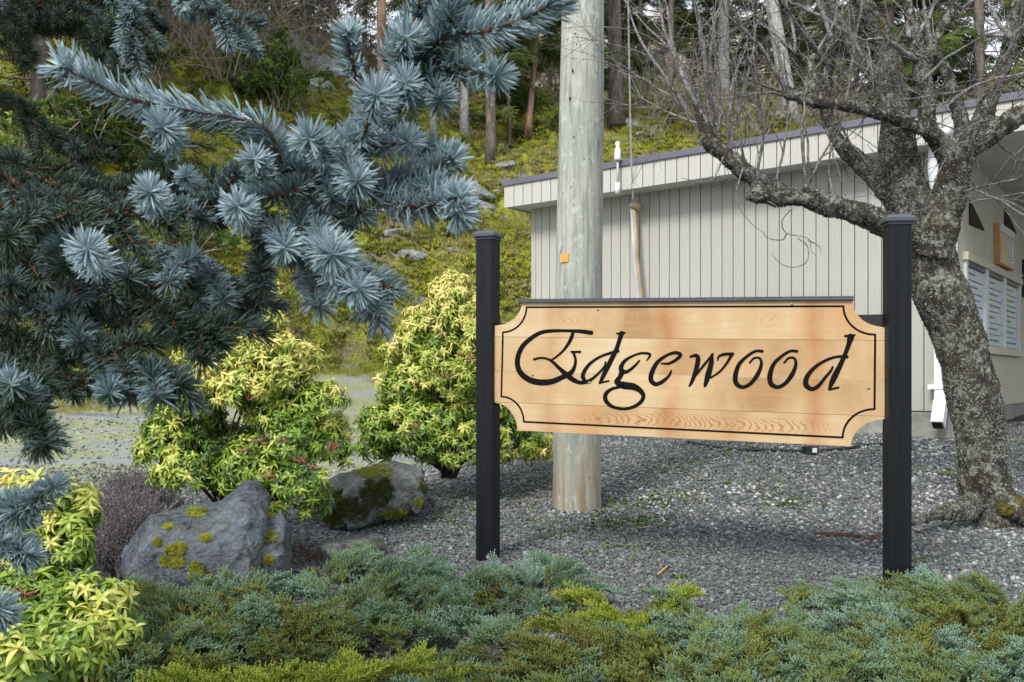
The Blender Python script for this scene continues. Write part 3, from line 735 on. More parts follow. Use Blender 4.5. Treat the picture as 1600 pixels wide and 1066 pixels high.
for px, py in ((897, 62), (893, 118), (889, 160), (904, 202), (925, 214), (931, 214), (920, 246), (919, 303), (924, 300), (913, 343), (926, 339), (930, 391), (908, 399), (930, 415), (899, 446)):
    c = P(px, py, 5.6); c.y = 5.64 - math.sqrt(max(.001, .139 ** 2 - (c.x - P(906, py, 5.62).x) ** 2)) - .002
    mb.box((c.x, c.y, c.z), (random.uniform(.006, .011), .006, random.uniform(.008, .02)))
obj('nail_holes', mb.mesh('nail_holes', [MAT['dark']], False), pl, kind='stuff')

# ------------------------------------------------------------------ the sign
PLs = Vector((-.088, 4.42, 0)); PRs = Vector((1.582, 3.80, 0))
du = (PRs - PLs); SW = du.length; du.normalize(); nu = Vector((du.y, -du.x, 0))          # nu towards camera
if nu.y > 0: nu = -nu
TILT = 0.0
def uv(px, py):
    """photo pixel on the board face -> (u along, z)"""
    k = (px - CX) / F
    t = (k * PLs.y - PLs.x) / (du.x - k * du.y); Y = PLs.y + du.y * t
    return t, CZ + (HY - py) / F * Y
sign = thing('wooden_sign', 'carved pale cedar name board with scooped corners between two black posts', 'sign', (PLs.x, PLs.y, .7))
M_sign = Matrix.Translation((PLs.x, PLs.y, 0)) @ Matrix.Rotation(math.atan2(du.y, du.x), 4, 'Z')
def sobj(name, me, parent=sign, **kw):
    o = bpy.data.objects.new(name, me); link(o, parent); o.matrix_parent_inverse = parent.matrix_world.inverted() if parent is sign else Matrix()
    o.matrix_basis = M_sign if parent is sign else Matrix()
    if parent is not sign: o.matrix_parent_inverse = Matrix()
    return tag(o, **kw)
def arc(a, b, c, n=14):
    """quarter arc from a to b scooped toward c (quadratic-ish ellipse)"""
    out = []
    for t in np.linspace(0, 1, n):
        th = t * math.pi / 2
        out.append((a[0] + (b[0] - a[0]) * (math.sin(th) if abs(c) == 1 and c > 0 else 1 - math.cos(th)), a[1] + (b[1] - a[1]) * ((1 - math.cos(th)) if c > 0 else math.sin(th))))
    return out
TL, TR = uv(815, 473), uv(1332, 470); LT, LB = uv(773, 509), uv(770.5, 629); BL, BR = uv(808, 672.5), uv(1330, 698); RT, RB = uv(1383, 511), uv(1383.5, 655.5)
def scoop(a, b, horiz_first, n=14):
    """concave corner between a and b"""
    out = []
    for t in np.linspace(0, 1, n):
        th = t * math.pi / 2
        if horiz_first: out.append((a[0] + (b[0] - a[0]) * (1 - math.cos(th)), a[1] + (b[1] - a[1]) * math.sin(th)))
        else: out.append((a[0] + (b[0] - a[0]) * math.sin(th), a[1] + (b[1] - a[1]) * (1 - math.cos(th))))
    return out
# left boundary from top to bottom, right boundary likewise: u as function of z
Lb = scoop(TL, LT, True) + scoop(LB, BL, False)
Rb = scoop(TR, RT, True) + scoop(RB, BR, False)
# tilt-aware: work in the board's own frame z' = z - slope*u
sl = ((TR[1] - TL[1]) / (TR[0] - TL[0]) + (BR[1] - BL[1]) / (BR[0] - BL[0])) / 2
def fr(p): return (p[0], p[1] - sl * p[0])
Lf = np.array([fr(p) for p in Lb]); Rf = np.array([fr(p) for p in Rb])
zt = max(Lf[0, 1], Rf[0, 1]) ; zb = (Lf[-1, 1] + Rf[-1, 1]) / 2; zt = (Lf[0, 1] + Rf[0, 1]) / 2
def edge(B_, z): o = np.argsort(B_[:, 1]); return np.interp(z, B_[o, 1], B_[o, 0])
cuts = [zb, zb + (zt - zb) * .215, zb + (zt - zb) * .46, zb + (zt - zb) * .73, zt]
TH = .038
for i in range(4):
    zs = np.linspace(cuts[i] + (.0007 if i else 0), cuts[i + 1] - (.0007 if i < 3 else 0), 26)
    uL, uR = edge(Lf, zs), edge(Rf, zs); off = (0, .0005, -.0004, .0003)[i]
    nz = len(zs); b2 = .0012
    ins = np.zeros(nz); ins[0] = ins[-1] = 0
    front = np.r_[np.c_[uL + b2, np.full(nz, -off), zs + sl * uL], np.c_[uR - b2, np.full(nz, -off), zs + sl * uR]]
    sideF = np.r_[np.c_[uL, np.full(nz, b2), zs + sl * uL], np.c_[uR, np.full(nz, b2), zs + sl * uR]]
    back = np.r_[np.c_[uL, np.full(nz, TH), zs + sl * uL], np.c_[uR, np.full(nz, TH), zs + sl * uR]]
    V = np.vstack([front, sideF, back]); k_ = np.arange(nz - 1); N2 = 2 * nz
    q = [np.c_[k_, k_ + nz, k_ + nz + 1, k_ + 1], np.c_[k_ + 1, k_ + 1 + N2, k_ + N2, k_], np.c_[k_ + nz, k_ + nz + N2, k_ + nz + 1 + N2, k_ + nz + 1],
         np.c_[k_ + 1 + N2, k_ + 1 + 2 * N2, k_ + 2 * N2, k_ + N2], np.c_[k_ + nz + N2, k_ + nz + 2 * N2, k_ + nz + 1 + 2 * N2, k_ + nz + 1 + N2],
         np.c_[k_ + 1 + 2 * N2, k_ + nz + 1 + 2 * N2, k_ + nz + 2 * N2, k_ + 2 * N2]]
    for e0 in (0, nz - 1):
        q.append(np.array([[e0, e0 + nz, e0 + nz + N2, e0 + N2], [e0 + N2, e0 + nz + N2, e0 + nz + 2 * N2, e0 + 2 * N2]]))
    sobj('plank', mesh_np('plank', V, q, [MAT['sign_wood'][i]], smooth=False))
# ribbons for carved strokes (variable width), 1.2 mm proud of the wood, smooth joined outline
def ribbon(mb, pts, wd, n, y0=-.0016, y1=.004, close=False):
    p = np.array(pts, float); w_ = np.array(wd, float)
    t = np.linspace(0, len(p) - 1, n)
    c = spline([(a[0], 0, a[1]) for a in p], n)[:, [0, 2]] if len(p) > 2 else p[0] + (p[1] - p[0]) * np.linspace(0, 1, n)[:, None]
    ww = np.interp(t, np.arange(len(p)), w_) / 2
    T = np.gradient(c, axis=0); T /= np.linalg.norm(T, axis=1, keepdims=True) + 1e-9; Nn = np.c_[-T[:, 1], T[:, 0]]
    A = c + Nn * ww[:, None]; B_ = c - Nn * ww[:, None]
    V = np.r_[np.c_[A[:, 0], np.full(n, y0), A[:, 1]], np.c_[B_[:, 0], np.full(n, y0), B_[:, 1]],
              np.c_[A[:, 0], np.full(n, y1), A[:, 1]], np.c_[B_[:, 0], np.full(n, y1), B_[:, 1]]]
    k_ = np.arange(n - 1)
    mb.add(V, [np.vstack([np.c_[k_, k_ + n, k_ + n + 1, k_ + 1], np.c_[k_, k_ + 1, k_ + 1 + 2 * n, k_ + 2 * n], np.c_[k_ + n, k_ + 3 * n, k_ + 1 + 3 * n, k_ + 1 + n]]),
                   np.array([[0, 2 * n, 3 * n, n], [n - 1, 2 * n - 1, 4 * n - 1, 3 * n - 1]])])
    for e_, (cc, r_) in enumerate(((c[0], ww[0]), (c[-1], ww[-1]))):          # rounded ends
        m_ = 10; a_ = np.arange(m_) / m_ * 6.283; yy = y0 + .0002
        ring = np.c_[cc[0] + r_ * np.cos(a_), np.full(m_, yy), cc[1] + r_ * np.sin(a_)]
        ring2 = ring.copy(); ring2[:, 1] = y1
        mb.prism(ring, ring2)
Z5 = lambda x, y: uv(760 + x / 4.706, 470 + y / 4.706)
Z6 = lambda x, y: uv(1060 + x / 4.635, 470 + y / 4.635)
mpp5, mpp6 = 4.25 / F / 4.706, 3.95 / F / 4.635
WK = 1.06
def letter(strokes, Z, mpp):
    mb = MB()
    for k_, st in enumerate(strokes):
        pts = [Z(a[0], a[1]) for a in st]; wd = [a[2] * mpp * WK for a in st]
        ribbon(mb, pts, wd, max(6, len(st) * 7), y0=-.0018 - .00022 * k_)
    sobj('carved_letter', mb.mesh('carved_letter', [MAT['letter']], False))
letter([[(772, 236, 30), (700, 226, 28), (600, 221, 20), (480, 222, 24), (400, 235, 28), (330, 275, 30), (270, 330, 34), (237, 395, 36), (228, 460, 38), (245, 520, 40), (290, 566, 42), (350, 593, 44), (420, 601, 44), (490, 592, 40), (560, 562, 36), (610, 540, 34)],
        [(638, 232, 24), (625, 272, 26), (600, 320, 22), (560, 372, 16), (510, 415, 14), (470, 440, 12)],
        [(350, 431, 16), (400, 420, 14), (450, 428, 15), (490, 452, 20), (540, 500, 26), (590, 545, 40), (640, 582, 34), (690, 602, 26), (735, 598, 26)],
        [(625, 375, 14), (690, 376, 16)],
        [(640, 380, 20), (655, 430, 18), (650, 480, 22), (630, 520, 30), (600, 548, 44)]], Z5, mpp5)
letter([[(1016, 236, 16), (962, 242, 14)], [(995, 240, 34), (975, 300, 28), (955, 360, 30), (915, 440, 34), (880, 510, 34), (852, 570, 28), (835, 605, 18)],
        [(832, 604, 14), (900, 590, 12)],
        [(968, 370, 22), (910, 385, 18), (840, 410, 16), (770, 455, 20), (725, 510, 26), (710, 560, 30), (735, 595, 26), (780, 573, 20), (830, 528, 16), (870, 480, 14), (876, 450, 12)]], Z5, mpp5)
letter([[(1180, 440, 8), (1203, 396, 18), (1150, 385, 16), (1090, 400, 14), (1020, 440, 22), (990, 490, 32), (1000, 524, 30), (1040, 518, 22), (1090, 480, 18), (1125, 440, 12)],
        [(1000, 520, 40), (982, 562, 32), (958, 598, 34), (1010, 622, 52), (1080, 632, 48), (1130, 660, 36), (1155, 702, 28), (1130, 750, 26), (1070, 784, 22), (1000, 795, 18), (920, 775, 24), (877, 730, 32), (880, 684, 30), (920, 650, 22), (970, 636, 20), (1015, 622, 30)]], Z5, mpp5)
letter([[(1285, 462, 10), (1345, 460, 18), (1400, 430, 22), (1428, 397, 24), (1390, 382, 22), (1330, 400, 18), (1260, 450, 26), (1220, 520, 32), (1210, 580, 34), (1242, 614, 28), (1290, 598, 26), (1340, 555, 18), (1360, 515, 12)]], Z5, mpp5)
letter([[(88, 405, 16), (130, 397, 26), (142, 430, 34), (122, 520, 32), (96, 590, 24), (80, 618, 14)], [(82, 612, 10), (130, 535, 16), (190, 460, 18), (250, 385, 14)],
        [(244, 390, 18), (238, 450, 34), (215, 540, 42), (196, 605, 26), (188, 624, 10)], [(235, 558, 12), (300, 512, 14), (350, 452, 16), (388, 388, 22)], [(395, 384, 20), (330, 388, 20), (292, 404, 14), (284, 432, 8)]], Z6, mpp6)
for dx in (0, 250):
    letter([[(608 + dx, 366, 20), (560 + dx, 365, 18), (500 + dx, 400, 20), (440 + dx, 460, 26), (413 + dx, 540, 34), (420 + dx, 600, 34), (465 + dx, 626, 26), (520 + dx, 602, 26), (570 + dx, 540, 30), (600 + dx, 465, 22), (590 + dx, 418, 16), (550 + dx, 415, 14), (515 + dx, 450, 12)]], Z6, mpp6)
letter([[(1278, 249, 12), (1208, 256, 16)], [(1248, 262, 46), (1235, 310, 30), (1210, 380, 26), (1170, 470, 32), (1130, 550, 40), (1108, 600, 32), (1092, 642, 16)], [(1092, 644, 14), (1160, 628, 14)],
        [(1220, 406, 22), (1150, 405, 16), (1070, 430, 18), (990, 480, 22), (935, 545, 30), (923, 605, 36), (962, 639, 28), (1010, 620, 26), (1060, 560, 20), (1105, 505, 16), (1118, 478, 12)]], Z6, mpp6)
mb = MB()
ol = [uv(822.7, 480.2), uv(1317.8, 478.6), uv(1367.4, 522.9), uv(1366.4, 639.4), uv(1316.7, 683.6), uv(818.4, 659.1), uv(783.4, 619.8), uv(785.9, 519.3)]
wb = .0085
segs = [[ol[0], ol[1]], scoop(ol[1], ol[2], True, 10), [ol[2], ol[3]], scoop(ol[3], ol[4], False, 10), [ol[4], ol[5]], scoop(ol[5], ol[6], True, 10)[::1], [ol[6], ol[7]], scoop(ol[7], ol[0], False, 10)]
segs[5] = scoop(ol[6], ol[5], False, 10); segs[7] = scoop(ol[0], ol[7], True, 10)
for k_, s_ in enumerate(segs): ribbon(mb, s_, [wb] * len(s_), 24, y0=-.0015 - .0001 * (k_ % 2))
sobj('carved_border', mb.mesh('carved_border', [MAT['letter']], False))
# top flashing
a, c = uv(811, 469), uv(1334, 464.5)
mb = MB(); A = [(a[0], -.016, a[1] - .012), (a[0], TH + .02, a[1] - .012), (a[0], TH + .02, a[1] + .004), (a[0], -.016, a[1] + .004)]
mb.prism(A, [(c[0], p[1], p[2] - a[1] + c[1]) for p in A]); sobj('top_flashing', mb.mesh('top_flashing', [MAT['flash']], False))
# screws
for px, py in ((934, 484), (1237, 475.5), (832, 586), (921, 598), (1357, 606.5)):
    u_, z_ = uv(px, py); mb = MB(); mb.tube([(u_, .002, z_), (u_, -.003, z_), (u_, -.004, z_)], [.006, .006, .003], 10); sobj('screw', mb.mesh('screw', [MAT['screw']]))
# brackets behind the board
for p0, p1, p2 in (((776, 499), (800, 499), (776, 515)), ((1352, 500), (1388, 498), (1388, 514))):
    a, c = uv(*p0), uv(*p1)
mb = MB(); a, c = uv(774, 507), uv(1388, 507); mb.box(((a[0] + c[0]) / 2, TH + .02, (a[1] + c[1]) / 2), (c[0] - a[0] + .02, .035, .055)); sobj('rail', mb.mesh('rail', [MAT['steel']], False))
for py in (522, 612):
    a = uv(1384.5, py); mb = MB(); mb.box((a[0] + .003, .01, a[1]), (.009, .05, .075)); sobj('hinge_plate', mb.mesh('hinge_plate', [MAT['steel']], False))
a = uv(770, 540); mb = MB(); mb.box((a[0] + .004, .01, a[1]), (.009, .05, .075)); sobj('hinge_plate', mb.mesh('hinge_plate', [MAT['steel']], False))
# posts with caps
def post(pxc, Y, top, bot, w_, rz):
    c = P(pxc, bot, Y); zt_ = P(pxc, top, Y).z
    mb = MB(); h = w_ / 2; bv = .004
    prof = [(-h + bv, -h), (h - bv, -h), (h, -h + bv), (h, h - bv), (h - bv, h), (-h + bv, h), (-h, h - bv), (-h, -h + bv)]
    cs, sn = math.cos(rz), math.sin(rz)
    ring = lambda k_, z: [(c.x + (x_ * cs - y_ * sn) * k_, c.y + (x_ * sn + y_ * cs) * k_, z) for x_, y_ in prof]
    mb.prism(ring(1, c.z - .25), ring(1, zt_)); o = sobj_w('post', mb.mesh('post', [MAT['post']], False))
    mb = MB(); mb.prism(ring(1.36, zt_ + .001), ring(1.36, zt_ + .014)); mb.prism(ring(1.36, zt_ + .0142), ring(.95, zt_ + .03)); 
    mb.prism(ring(.95, zt_ + .0302), ring(.5, zt_ + .036)); mb.prism(ring(1.1, zt_ - .012), ring(1.1, zt_ + .0008))
    q_ = obj('cap', mb.mesh('cap', [MAT['flash']], False), None); q_.parent = o
    return o
def sobj_w(name, me):
    o = bpy.data.objects.new(name, me); link(o, sign); o.matrix_parent_inverse = sign.matrix_world.inverted(); return o
post(762.5, 4.46, 372, 897, .092, R(-24)); post(1401.5, 3.78, 349, 914, .092, R(-6))

# ------------------------------------------------------------------ boulders
def hull_rock(name, pts, mat, label, cat='boulder', vox=.014, amp=.022, seed=0, group=None):
    sets = pts if isinstance(pts[0], list) else [pts]; c = sum(sets[0], Vector()) / len(sets[0]); me = bpy.data.meshes.new(name); acc = bmesh.new()
    for st in sets:
        bm = bmesh.new()
        for p in st: bm.verts.new(p - c)
        h_ = bmesh.ops.convex_hull(bm, input=bm.verts); t_ = bpy.data.meshes.new('t'); bm.to_mesh(t_); bm.free(); acc.from_mesh(t_); bpy.data.meshes.remove(t_)
    acc.to_mesh(me); acc.free()
    return remeshed(name, me, c, mat, label, cat, vox, amp, seed, group)
def remeshed(name, me, c, mat, label, cat, vox, amp, seed=0, group=None, parent=None, ridged=True, link_it=True):
    t = bpy.data.objects.new('work', me); scene.collection.objects.link(t)
    md = t.modifiers.new('r', 'REMESH'); md.mode = 'VOXEL'; md.voxel_size = vox
    sm = t.modifiers.new('s', 'SMOOTH'); sm.iterations = 1; sm.factor = .5
    dg = bpy.context.evaluated_depsgraph_get(); m2 = bpy.data.meshes.new_from_object(t.evaluated_get(dg))
    bpy.data.objects.remove(t); bpy.data.meshes.remove(me); m2.name = name
    n = len(m2.vertices); V = np.zeros(n * 3, np.float32); m2.vertices.foreach_get('co', V); V = V.reshape(-1, 3)
    Nn = np.zeros(n * 3, np.float32); m2.vertices.foreach_get('normal', Nn); Nn = Nn.reshape(-1, 3)
    x, y, z = (V + np.array(c)).T * 1.0
    if ridged:
        a = fbm(x * 5, y * 5, z * 5, 4, seed); b = 1 - np.abs(fbm(x * 9, y * 9, z * 9, 4, seed + 5)) * 2
        u = (x * .5 + z * .9 - y * .2) * 16 + 2.2 * fbm(x * 3, y * 3, z * 3, 3, seed + 7); step = np.abs(u - np.floor(u) - .5) ** .5      # bedding ledges
        v_ = (x * .8 - z * .5 + y * .3) * 9 + 2.5 * fbm(x * 2.5, y * 2.5, z * 2.5, 3, seed + 11); st2 = (v_ - np.floor(v_)); st2 = np.where(st2 < .85, st2 / .85, (1 - st2) / .15)
        d = amp * (a * 1.1 + .55 * b - .55 * step + .75 * (st2 - .5)) + amp * .3 * fbm(x * 40, y * 40, z * 40, 3, seed + 9)
    else:
        d = amp * (fbm(x * 12, y * 12, z * 4, 4, seed) + .5 * fbm(x * 40, y * 40, z * 25, 3, seed + 3))
    if ridged:                                                    # a few open fractures
        rf = np.random.default_rng(seed + 900)
        for _ in range(9):
            nn = rf.normal(0, 1, 3); nn /= np.linalg.norm(nn); c0 = V[rf.integers(0, n)]; dp = (V - c0) @ nn + .03 * fbm(x * 4, y * 4, z * 4, 3, seed + _); side_ = np.linalg.norm(V - c0, axis=1) < rf.uniform(.12, .4)
            d = d - amp * .75 * np.exp(-(dp / .0075) ** 2) * side_ + amp * .22 * np.tanh(dp / .02) * side_
    V = V + Nn * d[:, None]
    if ridged:                                                    # broken flat faces at two sizes
        rg = np.random.default_rng(seed + 500)
        for ns, k_ in ((30, .74), (130, .45)):
            sd = V[rg.integers(0, n, ns)]; own = np.argmin(((V[:, None, :] - sd[None]) ** 2).sum(2), 1) if n * ns < 6e7 else np.concatenate([np.argmin(((V[i0:i0 + 20000, None, :] - sd[None]) ** 2).sum(2), 1) for i0 in range(0, n, 20000)])
            cnt = np.maximum(np.bincount(own, minlength=ns), 1)[:, None]; cp = np.stack([np.bincount(own, V[:, i], ns) for i in range(3)], 1) / cnt; cn = np.stack([np.bincount(own, Nn[:, i], ns) for i in range(3)], 1); cn /= np.linalg.norm(cn, axis=1, keepdims=True) + 1e-9
            off = ((V - cp[own]) * cn[own]).sum(1); lim = .045 if ns < 50 else .02; V = V - cn[own] * (k_ * np.clip(off, -lim, lim))[:, None]
        V = V + Nn * (.0022 * fbm(x * 60, y * 60, z * 60, 3, seed + 31))[:, None]
    m2.vertices.foreach_set('co', V.astype(np.float32).ravel()); m2.update()
    m2.polygons.foreach_set('use_smooth', np.ones(len(m2.polygons), bool))
    m2.materials.clear(); m2.materials.append(mat)
    if parent is None:
        o = bpy.data.objects.new(name, m2); o.location = c; link(o); tag(o, label, cat, group)
    else:
        m2.transform(Matrix.Translation(c)); o = obj(name, m2, parent)
    return o
def bvh_of(o):
    me = o.data; mw = o.matrix_basis
    return BVHTree.FromPolygons([mw @ v.co for v in me.vertices], [tuple(p.vertices) for p in me.polygons])
def hit(bvh, px, py):
    d = P(px, py, 1.0) - Vector((0, 0, CZ)); d.normalize()
    r = bvh.ray_cast(Vector((0, 0, CZ)), d); return r[0], r[1]
def tuft(seed, kind):
    r = random.Random(seed); mb = MB(); L_ = []; R_ = []
    n = 34 if kind == 'moss' else 22
    for i in range(n):
        a = r.uniform(0, 6.28); q = r.random() ** .5; b_ = np.array([math.cos(a) * q * .5, math.sin(a) * q * .5, 0]); h_ = (.28 if kind == 'moss' else .9) * r.uniform(.5, 1); ln = r.uniform(.1, .5) if kind == 'moss' else r.uniform(.3, .9)
        d = np.array([math.cos(a) * ln, math.sin(a) * ln, 1]); L_.append([b_, b_ + d * h_ * .6, b_ + d * h_ + np.array([d[0], d[1], 0]) * h_ * .3]); R_.append([.035, .05, .02] if kind == 'moss' else [.012, .010, .004])
    V, f = batch(np.array(L_), np.array(R_), 3); mb.add(V, [f], 0, np.repeat(np.array([r.uniform(.1, .9) for _ in range(n)]), 9)); return mb.mesh('tuft', [MAT['tuft']])
mset = make_set('moss_cushion', [tuft(i, 'moss') for i in range(5)]); gset = make_set('dry_grass_tuft', [tuft(i + 9, 'grass') for i in range(4)])
def moss_patches(o, spots, mat, seed=0, name='moss_patch'):
    bvh = bvh_of(o); dark = mat is MAT['moss_dark']; r = np.random.default_rng(seed)
    for px, py, rx, ry in spots:
        Pm, Nm = [], []
        for _ in range(int(14 + rx * ry * .55)):
            a, q = r.uniform(0, 6.28), r.random() ** .6; qq = q * (1 + .5 * float(fbm([math.cos(a) * 1.5 + px], [math.sin(a) * 1.5 + py], None, 3, seed)[0]))
            p, n = hit(bvh, px + rx * 1.15 * qq * math.cos(a), py + ry * 1.15 * qq * math.sin(a))
            if p is None: continue
            Pm.append(tuple(p - n * .002)); Nm.append(tuple(n + Vector((0, 0, .35))))
        if len(Pm) < 3: continue
        m_ = len(Pm); q = scatter(name, mset, Pm, rot_from(np.array(Nm)), r.uniform(.018, .036, m_), np.clip(r.normal(.16 if dark else .60, .10, m_), 0, .8)); q.parent = o; q.matrix_parent_inverse = o.matrix_basis.inverted()
PL_ = lambda l: [P(*a) for a in l]
boul = hull_rock('boulder', [PL_(((345, 782, 4.05), (300, 792, 4.02), (235, 803, 4.0), (215, 822, 3.95), (192, 862, 3.95), (205, 915, 3.85), (262, 935, 3.70), (345, 935, 3.62), (392, 848, 3.74), (398, 930, 3.70),
              (300, 862, 3.70), (250, 872, 3.78), (220, 840, 4.4), (300, 795, 4.5), (410, 800, 4.5), (330, 920, 4.5), (200, 920, 4.3), (400, 800, 4.0))),
              PL_(((388, 745, 4.10), (400, 741, 4.16), (418, 762, 4.2), (372, 758, 4.02), (350, 784, 3.95), (390, 800, 3.84), (398, 850, 3.76), (414, 800, 3.98), (405, 900, 3.8), (345, 800, 4.3), (420, 800, 4.4), (400, 760, 4.45), (350, 860, 3.80))),
              PL_(((215, 822, 3.93), (262, 810, 3.90), (300, 812, 3.84), (240, 850, 3.80), (200, 880, 3.82), (205, 920, 3.80), (290, 900, 3.74), (230, 830, 4.2)))],
              MAT['rock'], 'large angular blue-grey boulder with bright moss spots in front of the left shrub', seed=3, amp=.020, vox=.009)
boul2 = hull_rock('boulder', [P(*a) for a in ((402, 806, 4.0), (440, 800, 4.1), (452, 822, 4.1), (456, 900, 4.05), (425, 930, 3.82), (398, 930, 3.80), (400, 860, 3.84), (440, 860, 3.92), (410, 810, 4.4), (450, 900, 4.4))], MAT['rock'], 'smaller stone leaning against the right side of the large blue-grey boulder', seed=11, amp=.016, vox=.011)
boul3 = hull_rock('boulder', [P(*a) for a in ((505, 760, 5.2), (540, 738, 5.35), (600, 726, 5.3), (662, 732, 5.3), (666, 765, 5.2), (650, 800, 5.05), (600, 812, 5.0), (540, 830, 4.95), (505, 830, 5.0), (520, 750, 5.7), (660, 740, 5.7), (640, 800, 5.6), (510, 820, 5.5), (620, 740, 5.08), (560, 750, 5.06))], MAT['rock2'], 'grey mossy boulder between the two yellow-green shrubs', seed=21, amp=.022)
flat = hull_rock('stone', [P(*a) for a in ((500, 852, 4.45), (530, 838, 4.75), (590, 834, 4.75), (605, 844, 4.5), (560, 862, 4.3), (510, 866, 4.3), (545, 900, 4.4), (600, 890, 4.6), (505, 900, 4.6))], MAT['rock2'], 'flat lichen-covered stone lying flush in the gravel above the juniper', 'stone', seed=31, amp=.006, vox=.01)
moss_patches(boul, [(309, 801, 13, 6), (274, 858, 14, 7), (272, 876, 16, 7), (245, 848, 6, 5), (322, 840, 6, 5), (284, 857, 6, 4), (306, 890, 9, 11), (262, 822, 5, 3)], MAT['moss'], 1)
moss_patches(boul2, [(408, 838, 22, 9), (418, 800, 10, 8), (420, 875, 8, 6), (380, 878, 9, 12)], MAT['moss'], 5)
moss_patches(boul3, [(585, 735, 24, 11), (655, 786, 10, 5), (618, 802, 18, 6)], MAT['moss'], 9)
moss_patches(boul3, [(590, 768, 22, 20), (548, 794, 24, 14), (520, 810, 14, 12), (662, 762, 6, 10), (528, 775, 7, 8)], MAT['moss_dark'], 19)

# ------------------------------------------------------------------ lichen-covered fruit tree
tree = thing('fruit_tree', 'leaning bare fruit tree crusted with grey lichen beside the right sign post', 'tree', P(1540, 800, 5.2))
LIMBS = [
 [(1550, 835, 5.2, 52), (1545, 795, 5.2, 47), (1538, 750, 5.2, 43), (1533, 690, 5.2, 40), (1521, 620, 5.2, 42), (1503, 550, 5.2, 44), (1482, 490, 5.2, 45), (1463, 440, 5.2, 45), (1453, 390, 5.2, 43), (1436, 350, 5.2, 40), (1416, 300, 5.2, 36), (1403, 240, 5.2, 33), (1400, 190, 5.22, 29), (1396, 140, 5.25, 22), (1384, 75, 5.3, 18), (1352, 10, 5.3, 15), (1310, -60, 5.3, 11), (1280, -160, 5.3, 6)],
 [(1456, 400, 5.15, 38), (1470, 350, 5.1, 33), (1483, 310, 5.08, 29), (1492, 270, 5.05, 27), (1508, 235, 5.0, 24), (1545, 210, 4.95, 18), (1580, 188, 4.9, 16), (1625, 168, 4.85, 15), (1690, 150, 4.8, 12), (1760, 110, 4.8, 8)],
 [(1494, 262, 5.05, 20), (1470, 226, 5.03, 17), (1449, 198, 5.0, 16), (1447, 150, 5.0, 14), (1438, 104, 5.0, 13), (1429, 56, 5.0, 10), (1419, 15, 5.0, 8), (1412, -50, 5.0, 6)],
 [(1440, 110, 5.0, 9), (1455, 80, 5.0, 8), (1468, 48, 5.0, 7), (1489, 15, 5.0, 6), (1500, -40, 5.0, 4)],
 [(1505, 240, 5.1, 20), (1532, 200, 5.2, 18), (1548, 150, 5.2, 17), (1566, 105, 5.2, 14), (1580, 60, 5.2, 13), (1588, 20, 5.2, 12), (1604, -50, 5.2, 9)],
 [(1470, 222, 5.0, 10), (1425, 196, 4.95, 12), (1380, 178, 4.9, 12), (1330, 166, 4.9, 11), (1275, 158, 4.9, 11), (1240, 148, 4.9, 10), (1224, 143, 4.9, 9)],
 [(1268, 156, 4.9, 8), (1268, 118, 4.9, 8), (1258, 92, 4.92, 7), (1240, 84, 4.9, 6)],
 [(1412, 330, 5.2, 20), (1375, 285, 5.25, 18), (1340, 250, 5.3, 16), (1312, 225, 5.3, 13), (1296, 190, 5.35, 11), (1288, 150, 5.4, 10), (1296, 95, 5.4, 9), (1290, 30, 5.4, 8), (1268, -40, 5.4, 5)],
 [(1396, 150, 5.25, 13), (1360, 112, 5.3, 13), (1328, 66, 5.35, 12), (1305, 20, 5.35, 9), (1275, -40, 5.35, 6)],
 [(1440, 385, 5.15, 24), (1395, 356, 5.1, 23), (1350, 336, 5.05, 20), (1300, 322, 5.0, 19), (1255, 309, 5.0, 18), (1215, 306, 5.0, 17), (1184, 303, 4.98, 15), (1170, 302, 4.97, 13)],
 [(1228, 303, 5.0, 13), (1188, 285, 5.0, 15), (1158, 262, 5.0, 14), (1130, 240, 5.0, 13), (1110, 222, 5.0, 14), (1100, 196, 5.0, 11), (1091, 160, 5.0, 8), (1084, 120, 5.0, 6), (1079, 96, 5.0, 5)],
 [(1520, 785, 5.1, 20), (1490, 797, 5.0, 14), (1462, 806, 4.95, 10), (1440, 813, 4.9, 7), (1425, 818, 4.9, 4)],
 [(1560, 770, 5.15, 26), (1582, 795, 5.05, 18), (1610, 812, 5.0, 10)],
 [(1525, 785, 5.12, 20), (1516, 800, 5.05, 13), (1506, 808, 5.0, 8)],
 [(1448, 60, 5.4, 8), (1480, 120, 5.45, 10), (1500, 180, 5.35, 12), (1505, 230, 5.2, 14)],
]
tb = MB(); limb_pts = []
for L_ in LIMBS:
    k_ = len(L_) * 4; pts = spline([P(a[0], a[1], a[2]) for a in L_], k_)
    rr = np.interp(np.linspace(0, len(L_) - 1, k_), np.arange(len(L_)), [a[3] * a[2] / F * .87 for a in L_])
    rr = rr * (1 + .07 * fbm(np.arange(k_) * .5, np.full(k_, L_[0][0]), oct=2)); tb.tube(pts, rr, 12); limb_pts.append((pts, rr))
tr = remeshed('trunk', tb.mesh('t', [MAT['bark']]), Vector((0, 0, 0)), MAT['bark'], None, None, .0115, .017, 4, parent=tree, ridged=False)
